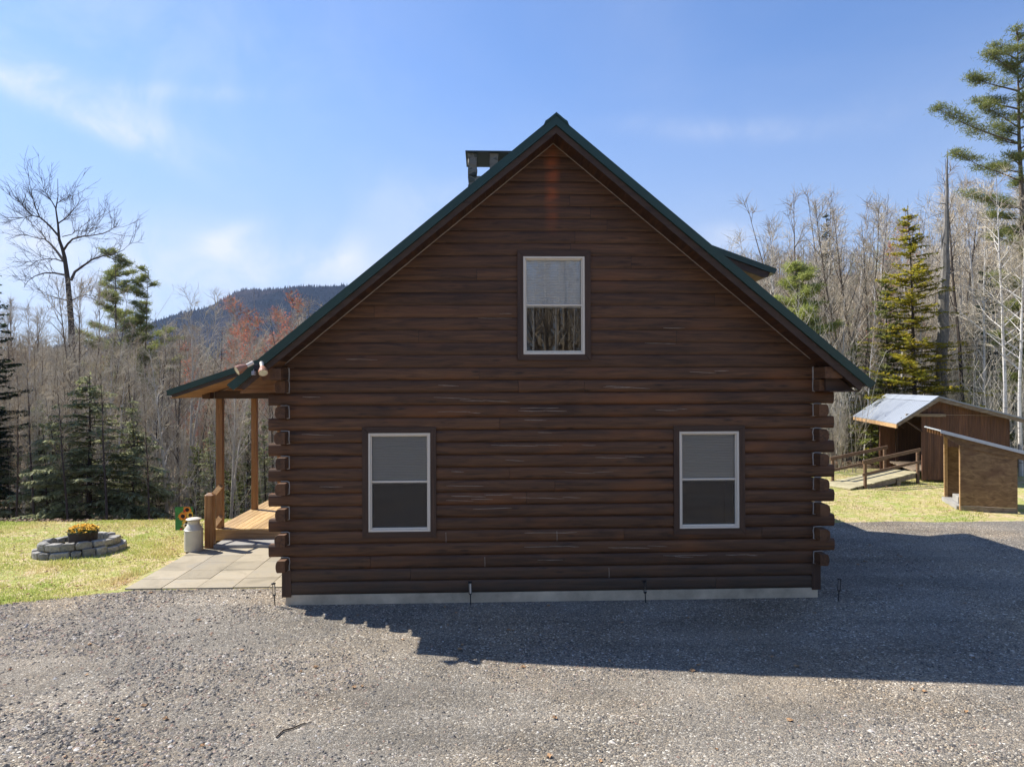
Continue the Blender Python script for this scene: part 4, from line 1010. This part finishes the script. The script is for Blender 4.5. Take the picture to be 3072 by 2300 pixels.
def tree_thing(name, label, cat, loc, T, C, tm, cm, group=None, extra=None):
    o = thing(name, label, cat, loc, group, local=True)
    T.build('trunk', tm, o); C.build('crown', cm, o)
    if extra: extra[0].build('buds', extra[1], o)
    return o
def conifer(seed, H, rb, kind='spruce', first=.08, dens=1.0, rt=None):
    rg = random.Random(seed); T, C = MB(), MB(); r0 = rt or H*.011
    tp = grow(Vector((0, 0, -.5)), Vector((0, 0, 1)), H+.5, 10, rg, .015, .05)
    T.tube(tp, [max(r0*(1-i/10)**.9, .012) for i in range(11)], 7, .5, cap=False)
    nw_ = int(H*3.3*dens)
    for q in range(nw_):
        f = first+(1-first)*(q/nw_); z0, d = lerp_path(tp, f)
        prof = (1-f)**(.8 if kind != 'hemlock' else .62)
        nb = rg.choice((6, 7, 8)) if kind != 'hemlock' else 8
        for b_ in range(nb):
            z0, d = lerp_path(tp, min(.99, f+rg.uniform(-.035, .035))); a = rg.uniform(0, 2*PI); L = rb*prof*rg.uniform(.42, 1.15)+.12
            el = ((.55*f-.12) if kind == 'spruce' else (.22-.1*(1-f)))+rg.uniform(-.15, .15)
            dd = Vector((math.cos(a), math.sin(a), el)); bp = grow(z0, dd, L, 4, rg, .07, -.015 if kind == 'spruce' else -.07)
            T.tube(bp, [.018, .014, .01, .007, .004], 3, .3, cap=False)
            side = Vector((-math.sin(a), math.cos(a), 0))
            ns = int(26*L*dens)+6
            for s_ in range(ns):
                g_ = rg.uniform(.12, 1); p, d2 = lerp_path(bp, g_)
                wd = L*.34*(1.1-g_)+.06; sg = rg.choice((-1, 1)); l_ = rg.uniform(.3, 1)*wd+.06
                tip = p+d2*l_*rg.uniform(.3, .8)+side*sg*l_*.8+Vector((0, 0, rg.uniform(-.10, .05) if kind == 'spruce' else rg.uniform(-.14, .02)))
                ax = (tip-p); nn = ax.cross(Vector((0, 0, 1))).normalized()*rg.uniform(.020, .045); up_ = Vector((0, 0, rg.uniform(-.03, .03)))
                m1 = p+ax*.35; m2 = p+ax*.7
                C.add([p, m1+nn+up_, m2+nn*.8, tip, m2-nn*.8, m1-nn-up_], [(0, 1, 5), (1, 2, 4, 5), (2, 3, 4)], rg.random())
                if rg.random() < .6:
                    n2 = Vector((rg.uniform(-.05, .05), rg.uniform(-.05, .05), -rg.uniform(.05, .12))); C.add([m1-nn*.5, m1+nn*.5, m1+n2], [(0, 1, 2)], rg.random())
    for k in range(8):
        a = rg.uniform(0, 6.28); p = tp[-1]-Vector((0, 0, .12*k)); C.add([p, p+Vector((.06*math.cos(a), .06*math.sin(a), .05)), p+Vector((0, 0, .16))], [(0, 1, 2)], rg.random())
    return T, C
def pine(seed, H, rb, first=.35, nb=26, rt=.2, tuft=1.0, clump=11, fixed=(), bl=(.5, 1.15), nsz=1.0):
    """white pine: long level limbs that carry plumes of needles"""
    rg = random.Random(seed); T, C = MB(), MB()
    tp = grow(Vector((0, 0, -.6)), Vector((0, 0, 1)), H+.5, 12, rg, .03, .05)
    T.tube(tp, [max(rt*(1-i/12)**.8, .02) for i in range(13)], 8, .5, cap=False)
    br = [(first+(1-first)*(q+rg.random()*.6)/nb, rg.uniform(0, 2*PI), None) for q in range(nb)]+list(fixed)
    for f, a, LL in br:
        p0, d = lerp_path(tp, min(f, .985)); u = (f-first)/(1-first)
        L = LL or rb*(math.sin(min(1, max(.03, 1.12-u))*PI/2)**.9)*rg.uniform(*bl)*(.45+.55*min(1, 3*u+.3))
        bp = grow(p0, Vector((math.cos(a), math.sin(a), .12+.25*u)), L, 6, rg, .07, .035)
        T.tube(bp, [.05*rt/.2, .04*rt/.2, .03*rt/.2, .022, .015, .01, .006], 4, .4, cap=False)
        for s_ in range(int(clump*L/2.0)+3):
            g_ = rg.uniform(.28, 1.0); p, d2 = lerp_path(bp, g_)
            sd = Vector((-math.sin(a), math.cos(a), 0))*rg.uniform(-1, 1)*(.12+.20*L*(1.15-g_))
            c0 = p+sd+Vector((0, 0, rg.uniform(.0, .16)))
            T.tube([p, c0], [.008, .004], 3, .3, cap=False)
            for k in range(int(22*tuft)):
                dv_ = Vector((rg.gauss(0, 1), rg.gauss(0, 1), rg.gauss(.35, .7))).normalized(); l_ = rg.uniform(.10, .21)*nsz
                st_ = c0+Vector((rg.gauss(0, .15), rg.gauss(0, .15), rg.gauss(0, .05))); nn = perp(dv_, rg)*rg.uniform(.007, .015)*nsz
                C.add([st_-nn, st_+nn, st_+dv_*l_+nn*.4, st_+dv_*l_-nn*.4], [(0, 1, 2, 3)], rg.random())
    return T, C
def base(px, z): p = at(px, 1150, z); return Vector((p.x, p.y, terr(p.x, p.y)-.05))
def top_h(px, py, z): p = at(px, py, z); b_ = base(px, z); return b_, p.z-b_.z

# ---- the big bare tree at the left, limbs where the photograph has them
ZB = 38.0
def q2(a, b): return (a/2.76, 500+b/2.76)
b0, Hb = top_h(213, 530, ZB)
rgx = random.Random(2)
def wp(pt, dz_=0): px, py = q2(*pt); return at(px, py, ZB+dz_)-b0
T, C = MB(), MB()
trunk = [(600, 2900), (602, 2000), (600, 1656), (590, 1300), (575, 1100), (560, 930), (535, 750), (520, 690), (490, 600), (480, 480), (462, 350), (480, 250), (478, 100)]
tpw = [wp(p) for p in trunk]; tpw[0] = Vector((tpw[1].x, tpw[1].y, -.4))
T.tube(tpw, [.21, .18, .165, .15, .14, .125, .10, .09, .07, .05, .035, .02, .01], 8, .5, cap=False)
LIMBS = [(.11, 2, [(590, 940), (620, 870), (690, 820), (760, 770), (850, 740), (930, 730), (1020, 690), (1100, 620)]),
 (.085, -2, [(527, 690), (560, 640), (600, 600), (680, 578), (760, 570), (850, 555), (910, 530), (950, 500), (975, 470)]),
 (.10, 3, [(535, 790), (470, 700), (420, 640), (370, 600), (300, 590), (230, 570), (120, 565)]),
 (.075, -3, [(485, 575), (430, 510), (380, 460), (330, 420), (270, 405), (215, 360), (170, 300), (100, 260), (55, 190)]),
 (.08, 2, [(557, 900), (450, 880), (370, 880), (290, 905), (230, 950), (200, 1000)]), (.05, -1, [(535, 790), (460, 765), (380, 765), (300, 780), (200, 790), (100, 790)]),
 (.055, 3, [(480, 470), (540, 430), (590, 380), (630, 330), (660, 280), (645, 200)]), (.045, 0, [(330, 420), (290, 330), (265, 230), (230, 50)]),
 (.045, -2, [(464, 350), (430, 290), (390, 230), (360, 180), (345, 90)]), (.06, -3, [(590, 1110), (650, 1080), (720, 1060), (800, 1080)]), (.055, 2, [(572, 1110), (480, 1090), (400, 1060), (310, 1010)]),
 (.045, 2, [(380, 600), (340, 540), (270, 480), (230, 430)]), (.03, 0, [(270, 405), (200, 420), (120, 440), (70, 440)]), (.035, 1, [(515, 580), (600, 560), (620, 530), (700, 540), (790, 520), (860, 400)]), (.03, -2, [(478, 300), (520, 270), (590, 240)])]
for r_, dd, pts in LIMBS:
    n = len(pts); w3 = [wp(p, dd*i/n) for i, p in enumerate(pts)]
    T.tube(w3, [max(.75*r_*(1-i/(n-1)), .010) for i in range(n)], 5, .5, cap=False)
    for k in range(7+int(1.6*n)):
        p, d = lerp_path(w3, rgx.uniform(.12, 1)); L = rgx.uniform(.5, 1.9)
        sp_ = grow(p, d+perp(d, rgx)*.8+Vector((0, 0, .25)), L, 4, rgx, .2, .1); C.tube(sp_, [.012, .010, .008, .006, .004], 3, .5, cap=False)
        for w_ in range(5):
            p3, d3 = lerp_path(sp_, rgx.uniform(.1, 1)); C.tube(grow(p3, d3+perp(d3, rgx)*.7, rgx.uniform(.25, .75), 2, rgx, .2, .08), [.008, .006, .004], 3, .5, cap=False)
tree_thing('bare_tree', 'tallest bare tree at the left, wide dark crooked limbs against the sky', 'tree', b0, T, C, B_dark, B_dark)

# ---- prototypes of the bare wood trees
protos = []
specs = [dict(seed=1, nl=24, first=.28, r0=.10), dict(seed=2, nl=20, first=.35, forks=2, r0=.095), dict(seed=3, nl=24, first=.25, forks=3, limb=.2, r0=.08), dict(seed=4, nl=14, first=.55, limb=.18, spread=.4, r0=.09),
         dict(seed=5, nl=18, first=.45, forks=2, spread=.4, r0=.085), dict(seed=6, nl=13, first=.5, limb=.16, r0=.075), dict(seed=7, nl=22, first=.38, forks=4, spread=.45, limb=.25, r0=.09), dict(seed=8, nl=16, first=.55, forks=2, limb=.25, r0=.115, spread=.65)]
mats = [(B_grey, B_twig), (B_brown, B_twigb), (B_grey, B_twigw), (B_birch, B_twigb), (B_grey, B_twig), (B_dark, B_twigb), (B_brown, B_twig), (B_dark, B_twig)]
for sp_, (tm, cm) in zip(specs, mats):
    T, C = bare(H=10, **sp_); protos.append([T, C, tm, cm, None])
bT, bC = bare(21, 10, .065, first=.45, nl=16, limb=.17, spread=.4); protos.append([bT, bC, B_birch, B_twigb, None])
bud = MB(); rT, rC = bare(33, 10, .075, first=.25, nl=26, limb=.26, bud=bud, nsub=7, ntw=6, spread=.6); redp = [rT, rC, B_grey, B_twigb, bud]
def place(pr, loc, H, label, cat, name, group=None, rz=None, tilt=0):
    """the first use of a prototype builds it, later uses copy the thing and each of its parts"""
    rz = rgx.uniform(0, 6.28) if rz is None else rz
    if len(pr) == 5:
        o = tree_thing(name, label, cat, loc, pr[0], pr[1], pr[2], pr[3], group, (pr[4], L_bud) if pr[4] else None)
        o.rotation_euler = (tilt, 0, rz); o.scale = (H/10,)*3; pr.append(o); return o
    o = copy_tree(pr[5], loc, rz, H/10, label, group, cat, tilt)
    if group is None and 'group' in o: del o['group']
    o.name = name; return o
GL = 'bare trees of the wood beyond the left lawn'; GR = 'bare trees of the wood at the right'
LBL = 'slender bare grey tree, one of many in the wood beyond the left lawn'; LBR = 'slender bare tree, one of many in the wood behind the hut'
rgx = random.Random(14)
# named bare trees
for px, py, z, k, lb in ((560, 800, 34, 4, 'forked bare tree just left of the porch roof, its fan of twigs above the wood'), (700, 820, 44, 8, 'thin bare treetop alone against the sky left of the dark mountain'), (452, 905, 40, 0, 'pale bare tree in front of the left foot of the mountain'),
                         (270, 760, 34, 6, 'upright bare twiggy tree standing just right of the tallest bare tree'), (100, 1000, 23.6, 5, 'thin dark bare trunk in front of the wood at far left'), (318, 985, 23.2, 5, 'bare tree in front of the big hemlock, right of its tip'), (55, 1060, 23.4, 5, 'thin bare tree near the far left edge before the young firs'), (455, 1120, 23.4, 5, 'slim bare tree in front of the lower broad hemlock'), (205, 1060, 23.0, 5, 'slim bare tree left of the tip of the big hemlock'),
                         (2590, 520, 38, 6, 'large many-stemmed bare tree in the middle of the right wood'), (2420, 510, 40, 1, 'bare tree with spreading limbs above the right end of the cabin roof'), (2480, 600, 41, 7, 'bare tree with crossing limbs beside the dark spire'),
                         (2885, 345, 33, 5, 'tallest thin bare tree, its tip above the broken snag'), (2350, 620, 44, 2, 'pale bare tree at the left end of the right wood'), (2690, 560, 42, 4, 'bare tree just left of the olive spruce top')):
    b_, H = top_h(px, py, z); place(protos[k], b_, H, lb, 'tree', 'bare_tree')
wT, wC = bare(22, 10, .075, first=.42, nl=24, limb=.30, spread=.75, forks=1, nsub=7); wide = [wT, wC, B_birch, B_twig, None]
for px, py, z, rz_, lb in ((3012, 430, 29, 1.0, 'white birch with tall straight trunk and wide pale crown at the right edge'), (3062, 520, 28, 4.0, 'pale birch cut by the right edge of the photo')):
    b_, H = top_h(px, py, z); place(wide, b_, H, lb, 'birch', 'birch_tree', rz=rz_)
for px, py, z, rz_, tl, lb in ((2950, 560, 31, 1.0, .03, 'slim white birch between the snag and the right edge'), (2590, 900, 33, .4, .10, 'leaning white birch trunk left of the olive spruce'), (2515, 820, 35, 2.2, .13, 'thin leaning birch above the lower right roof slope'),
                               (2905, 900, 33, 3.0, -.14, 'leaning pale birch right of the broken snag'), (2760, 700, 38, 1.8, .04, 'white birch half hidden behind the olive spruce'), (2380, 880, 38, 0, .12, 'short leaning birch beside the pale young pine')):
    b_, H = top_h(px, py, z); place(protos[8], b_, H, lb, 'birch', 'birch_tree', rz=rz_, tilt=tl)
for px, py, z, lb in ((760, 850, 40, 'bare maple with red buds nearest the porch roof'), (850, 880, 46, 'bare maple with red buds in front of the mountain'), (690, 930, 37, 'low red-budded maple above the porch eave'), (2690, 640, 46, 'bare maple with rusty buds left of the snag'),(800,960,36,'red-budded maple touching the cabin roof edge'),(620, 1000, 38,'small red-budded maple left of the porch roof'), (905, 845, 37, 'tall red-budded maple just above the left roof slope'), (965, 900, 35, 'red-budded maple half hidden by the left roof slope'), (790, 900, 34, 'reddest maple, straight above the floodlight')):
    b_, H = top_h(px, py, z); place(redp, b_, H, lb, 'maple', 'maple_tree')
for i in range(150):
    z = 26.5+40*rgx.random()**1.2; px = rgx.uniform(-70, 1000)
    sky_ = (950+rgx.uniform(-30, 170) if rgx.random() < .85 else rgx.uniform(840, 930)) if z > 33 else rgx.uniform(970, 1140)
    b_, H = top_h(px, sky_, z)
    place(protos[rgx.randrange(8)], b_, H, LBL, 'tree', 'bare_tree', GL, tilt=rgx.uniform(-.06, .06))
for i in range(125):
    z = 38+24*rgx.random()**1.1; px = rgx.uniform(2180, 3160)
    sk_ = 720 if px < 2300 else 560-(px-2300)*.06
    b_, H = top_h(px, sk_+(rgx.uniform(-80, 60) if (i % 5 == 0 or (px > 2850 and i % 2 == 0)) and px > 2280 else rgx.uniform(190, 380)), z)
    place(protos[rgx.choice((0, 1, 2, 3, 4, 5, 6, 7, 8, 8, 3))], b_, H, LBR, 'tree', 'bare_tree', GR, tilt=rgx.uniform(-.07, .07))
# trees in front of the cabin, behind the camera, that the window panes mirror
for i, (x, y, H, k) in enumerate(((-3, -26, 13, 8), (2.7, -27, 15, 8), (3.7, -25.5, 14, 8), (4.9, -28, 15, 8), (1.5, -30, 14, 0), (6, -30, 15, 2), (-6, -31, 14, 6), (9, -28, 13, 8), (-9, -27, 13, 1), (12, -33, 15, 4), (1.8, -35, 16, 7), (-12, -34, 15, 5), (15, -29, 13, 3), (-2, -38, 16, 2), (5, -40, 16, 1))):
    place(protos[k], Vector((x, y, terr(x, y)-.05)), H, 'bare tree across the driveway, mirrored in the gable window', 'tree', 'bare_tree', 'bare trees across the driveway')
# ---- evergreens
def ev(name, label, cat, px, py, z, fn, tm, cm, group=None):
    b_, H = top_h(px, py, z); T, C = fn(H); o = tree_thing(name, label, cat, b_, T, C, tm, cm, group); return o
ev('hemlock_tree', 'dark drooping hemlock behind the left lawn, above the stone ring', 'hemlock', 262, 1125, 24.6, lambda H: conifer(5, H, 3.2, 'hemlock', .10, 1.1, .14), B_dark, L_hem)
ev('hemlock_tree', 'lower broad hemlock right of the big hemlock', 'hemlock', 395, 1275, 25.2, lambda H: conifer(6, H, 2.6, 'hemlock', .04, 1.05), B_dark, L_hem)
ev('hemlock_tree', 'small hemlock left of the big hemlock', 'hemlock', 150, 1300, 25.4, lambda H: conifer(7, H, 2.1, 'hemlock', .04, 1.0), B_dark, L_hem)
ev('spruce_tree', 'dark spruce cut by the left edge of the photo', 'spruce', -75, 600, 27, lambda H: conifer(8, H, 2.7, 'spruce', .2, 1.5), B_dark, L_spr)
ev('pine_tree', 'broader of the two white pines rising over the left wood', 'pine', 350, 755, 50, lambda H: pine(9, H, 3.3, .25, 46, .17, 1.3, 20, nsz=1.5), B_brown, L_pin)
ev('pine_tree', 'smaller right one of the two white pines over the left wood', 'pine', 437, 810, 50, lambda H: pine(10, H, 2.5, .35, 30, .12, 1.3, 20, nsz=1.5), B_brown, L_pin)
ev('spruce_tree', 'olive yellow spruce rising behind the hut', 'spruce', 2748, 620, 32.5, lambda H: conifer(12, H, 3.5, 'spruce', .12, 1.05), B_dark, L_oli)
ev('spruce_tree', 'green lower spruce close at the left of the olive spruce', 'spruce', 2668, 830, 33.5, lambda H: conifer(13, H, 2.4, 'spruce', .10, 1.05), B_dark, L_pin)
ev('spruce_tree', 'narrow dark spire among bare trees right of the cabin roof', 'spruce', 2466, 640, 52, lambda H: conifer(15, H, 1.9, 'spruce', .2, .8), B_dark, L_spr)
ev('pine_tree', 'pale yellow-green young pine beside the right roof slope', 'pine', 2405, 790, 36, lambda H: pine(16, H, 2.3, .22, 44, .12, 1.5, 18, nsz=1.6), B_brown, L_pal)
b_, H = top_h(3118, 60, 30)
T, C = pine(18, H, 3.5, .22, 48, .2, 1.8, 28, nsz=1.0, fixed=((.745, PI*1.02, 4.1), (.86, PI*.98, 2.3), (.90, PI*1.05, 1.7), (.82, PI*.93, 1.9), (.66, PI*1.03, 3.2), (.93, PI, 1.2), (.78, PI*1.05, 2.0), (.60, PI*.95, 2.6)), bl=(.3, .58))
tree_thing('pine_tree', 'tall white pine at the right edge with one long level limb', 'pine', b_, T, C, B_brown, L_pin)
for i, (px, py, z, rb, cm, lb) in enumerate(((30, 1330, 27, 1.4, L_hem, 'young fir at far left edge of the wood'), (105, 1400, 28, 1.3, L_hem, 'young fir left of the small hemlock'), (480, 1400, 27, 1.6, L_hem, 'young fir behind the sunflower flag'), (600, 1330, 31, 1.5, L_pin, 'yellowish young fir left of the porch posts'),
    (705, 1400, 29, 1.3, L_pin, 'young fir seen between the two porch posts'), (790, 1420, 31, 1.2, L_hem, 'young fir seen between rear porch post and cabin corner'), (330, 1000, 42, 1.8, L_pin, 'pale green fir inside the wood below the two pines'), (2830, 1010, 36, 1.8, L_spr, 'dark fir right behind the ridge of the hut'),
    (2960, 800, 38, 2.3, L_spr, 'dark fir behind the white birch'), (2920, 1080, 34, 1.6, L_pin, 'green young fir above the right slope of the hut roof'), (3040, 1010, 33, 1.8, L_pin, 'young fir at the right edge above the lean-to'), (2560, 1020, 37, 1.4, L_pin, 'slim green fir left of the two spruces'), (2610, 1210, 32, 1.0, L_pal, 'low yellow-green fir left of the hut roof'))):
    ev('fir_tree', lb, 'fir', px, py, z, lambda H: conifer(40+i, H, rb, 'hemlock' if cm is L_hem else 'spruce', .05, 1.0), B_dark, cm)
# ---- understory firs copied from four prototypes
fp = [conifer(60+q, 10, (1.9, 2.3, 2.6, 2.0)[q], ('hemlock', 'spruce')[q % 2], .03, .9) for q in range(4)]
fps = [[T_, C_, B_dark, (L_hem, L_hem, L_pin, L_spr)[q], None] for q, (T_, C_) in enumerate(fp)]
for i in range(34):
    left = i < 21
    px = rgx.uniform(-40, 830) if left else rgx.uniform(2480, 3120); z = rgx.uniform(26.5, 40) if left else rgx.uniform(33, 50)
    b_, H = top_h(px, rgx.uniform(1180, 1420) if left else rgx.uniform(880, 1230), z)
    place(fps[rgx.randrange(4)], b_, H, 'young fir, one of several low ones scattered in the wood beyond the left lawn' if left else 'young fir, one of several scattered in the wood behind the hut', 'fir', 'fir_tree', 'young firs in the left wood' if left else 'young firs in the right wood')
for i in range(16):
    left = i < 4; px = rgx.uniform(480, 620) if left else rgx.uniform(2330, 3100); z = rgx.uniform(33, 50)
    b_, H = top_h(px, rgx.uniform(900, 1000) if left else rgx.uniform(640, 900), z)
    place(protos[8], b_, H, 'thin white birch, one of a few in the left wood near the porch roof' if left else 'thin white birch, one of many slender ones in the wood behind the hut', 'birch', 'birch_tree', 'birches in the left wood' if left else 'birches in the right wood', tilt=rgx.uniform(-.08, .12))
# ---- the snag
b_, H = top_h(2848, 445, 33); rs = random.Random(3); sn = MB(); n = 16; dx0 = at(2815, 1150, 33)-at(2848, 1150, 33)
pts = [Vector((dx0.x*(1-i/n)+.04*rs.uniform(-1, 1)*(i < n), dx0.y*(1-i/n), -.5+(H+.5)*i/n)) for i in range(n+1)]
rad = [.30, .28, .27, .26, .26, .25, .24, .24, .23, .22, .20, .17, .13, .10, .07, .045, .01]; sn.tube(pts, rad, 9, .5, cap=False)
sn.tube([pts[11]+Vector((-.12, 0, -.2)), pts[11]+Vector((-.16, 0, .7)), pts[11]+Vector((-.14, 0, 1.1))], [.05, .03, .004], 4)
for k in range(12): p, d = lerp_path(pts, rs.uniform(.3, .85)); sn.tube(grow(p, perp(d, rs)+Vector((0, 0, .1)), rs.uniform(.4, 1.3), 3, rs, .15, -.03), [.03, .02, .012, .005], 4, .5, cap=False)
so_ = thing('dead_snag', 'tall grey broken snag with a pointed tip right of the olive spruce', 'dead tree', b_, local=True); sn.build('trunk', B_snag, so_)
# ---- undergrowth: nobody could count it
def under(name, mat, n, px0, px1, z0, z1, h0, h1, seed, tw=.007):
    rg = random.Random(seed); mb = MB()
    for i in range(n):
        px = rg.uniform(px0, px1); z = z0+(z1-z0)*rg.random()**1.3; b_ = base(px, z)
        if z < 33 and HM.inverted()@b_ and -1.6 < (HM.inverted()@b_).x < 3.5 and -1 < (HM.inverted()@b_).y < 7: continue
        H = rg.uniform(h0, h1)*(1 if rg.random() < .8 else 1.7)
        st_ = grow(b_, Vector((rg.uniform(-.13, .13), rg.uniform(-.13, .13), 1)), H, 5, rg, .045, .04); mb.tube(st_, [tw*2, tw*1.7, tw*1.4, tw, tw*.8, tw*.5], 3, rg.random(), cap=False)
        for k in range(9):
            p, d = lerp_path(st_, rg.uniform(.2, 1)); s2_ = grow(p, d+perp(d, rg)*.6, rg.uniform(.3, .9)*H*.25, 2, rg, .1, .06); mb.tube(s2_, [tw*.9, tw*.7, tw*.4], 3, rg.random(), cap=False)
            p, d = lerp_path(s2_, rg.uniform(.3, 1)); mb.tube(grow(p, d+perp(d, rg)*.8, rg.uniform(.15, .4), 2, rg, .15, .05), [tw*.7, tw*.5, tw*.3], 3, rg.random(), cap=False)
    return tag(mb.build(name, mat, None), kind='stuff')
under('undergrowth', B_twig, 480, -80, 960, 26, 40, 1.8, 5.2, 1)
under('undergrowth', B_twigb, 380, -80, 960, 31, 55, 3.0, 6.0, 2, .009)
under('undergrowth', B_twigw, 900, 2180, 3150, 29, 42, 1.5, 5.0, 3)
under('undergrowth', B_twig, 700, 2180, 3150, 31, 60, 3.0, 6.5, 4, .009)
# ---- the wood farther off, one mass
mb = MB(); mg = MB(); rg = random.Random(9)
def far_tree(x, y, H, k):
    z = terr(x, y)-.3; t_ = rg.random(); w_ = H*.013
    mb.tube([(x, y, z), (x+rg.uniform(-.3, .3), y, z+H*.6), (x+rg.uniform(-.5, .5), y, z+H)], [w_, w_*.7, w_*.25], 3, t_, cap=False)
    for q in range(k):
        h = rg.uniform(.35, .98)*H; a = rg.uniform(0, 6.28); L = H*.26*(1.15-h/H)*rg.uniform(.6, 1.2)+.4; ux = math.cos(a); uy = math.sin(a)
        p0 = Vector((x, y, z+h*.9)); p1 = p0+Vector((ux*L, uy*L, L*.9)); mb.tube([p0, p0.lerp(p1, .5)+Vector((0, 0, -.1*L)), p1], [w_*.4, w_*.3, w_*.12], 3, t_, cap=False)
        for r_ in range(3):
            p2 = p0.lerp(p1, rg.uniform(.3, 1)); p3 = p2+Vector((rg.uniform(-.5, .5)*L, rg.uniform(-.5, .5)*L, rg.uniform(.1, .6)*L)); mb.tube([p2, p3], [w_*.22, w_*.1], 3, t_, cap=False)
def far_fir(x, y, H):
    z = terr(x, y)-.3; n = int(H*6)
    for q in range(n):
        f = q/n; a = rg.uniform(0, 6.28); L = H*.17*(1-f)+.15; h = z+H*(.1+.9*f); wd = .18+.1*L
        ux, uy = math.cos(a), math.sin(a); mg.add([(x, y, h+.1), (x+ux*L-uy*wd, y+uy*L+ux*wd, h-.15*L), (x+ux*L*1.15, y+uy*L*1.15, h-.1*L), (x+ux*L+uy*wd, y+uy*L-ux*wd, h-.18*L)], [(0, 1, 2, 3)], rg.random())
for i in range(2300):
    left = i % 3 == 0
    px = rg.uniform(-120, 1050) if left else rg.uniform(2120, 3200); z = (62+200*rg.random()**1.5) if left else (75+250*rg.random()**1.1)
    p = at(px, 1150, z); H = rg.uniform(8, 12.5) if left else rg.uniform(9, 14)
    if not left and rg.random() < .35: continue
    if rg.random() < (.10 if left else .05): far_fir(p.x, p.y, H*.95)
    else: far_tree(p.x, p.y, H, 16 if z < 120 else 9)
for i in range(260):
    x, y = rg.uniform(-40, 60), rg.uniform(-85, -40); far_tree(x, y, rg.uniform(13, 19), 12)
tag(mb.build('far_woods', B_twigb, None), kind='stuff'); tag(mg.build('far_evergreens', L_hem, None), kind='stuff')
# ---- grass and the shrub beside the ramp
M_grass = leafmat('grass_blades', ((.62, .48, .26), (.50, .49, .16), (.33, .42, .09)), .9)
gm = MB(); rg = random.Random(6); n = 0
while n < 62000:
    left = n % 5 < 3
    if left: x, y = rg.uniform(-13.5, -3.3), rg.uniform(-1.2, 9)
    else: x, y = rg.uniform(5.5, 18.5), rg.uniform(5.8, 16)
    if sd_lawn(x, y) < -.12*rg.random() or abs(x) > (y+11.4)*.73 or (-6.2 < x and y > .95 and x < -3): continue
    if -6.3 < x < -3 : continue
    den = .35+.65*ss(-.35, .35, nz(x, y, 0, .8))
    if rg.random() > den: continue
    n += 1; h = rg.uniform(.022, .055)*(1+.8*ss(.2, .6, nz(x, y, 6, 1.6))); a = rg.uniform(0, 3.14); w_ = rg.uniform(.005, .011); z = terr(x, y)+mic(x, y)-.004; lx, ly = rg.uniform(-.03, .03), rg.uniform(-.03, .03)
    gm.add([(x-w_*math.cos(a), y-w_*math.sin(a), z), (x+w_*math.cos(a), y+w_*math.sin(a), z), (x+lx, y+ly, z+h)], [(0, 1, 2)], min(1, max(0, .5+.9*nz(x, y, 4, .7)+rg.uniform(-.25, .25))))
tag(gm.build('grass', M_grass, None), kind='stuff')
# dead leaves along the foot of the woods
lf = MB(); M_lf = plain('leaf_brown', (.19, .115, .07), .85, var=.5, scale=2)
for i in range(9000):
    left = rg.random() < .5
    x = rg.uniform(-15, -3) if left else rg.uniform(6, 26); y = le(x)+(rg.uniform(.1, 4.0) if not left else rg.uniform(.2, 2.5))
    z = terr(x, y)+rg.uniform(0, .05); a = rg.uniform(0, 6.28); s_ = rg.uniform(.03, .07)
    lf.add([(x+s_*math.cos(a), y+s_*math.sin(a), z+rg.uniform(0, .05)), (x-s_*math.sin(a)*.6, y+s_*math.cos(a)*.6, z+rg.uniform(0, .05)), (x-s_*math.cos(a), y-s_*math.sin(a), z+rg.uniform(0, .05)), (x+s_*math.sin(a)*.6, y-s_*math.cos(a)*.6, z+rg.uniform(0, .05))], [(0, 1, 2, 3)], rg.random())
tag(lf.build('leaf_litter', M_lf, None), kind='stuff')
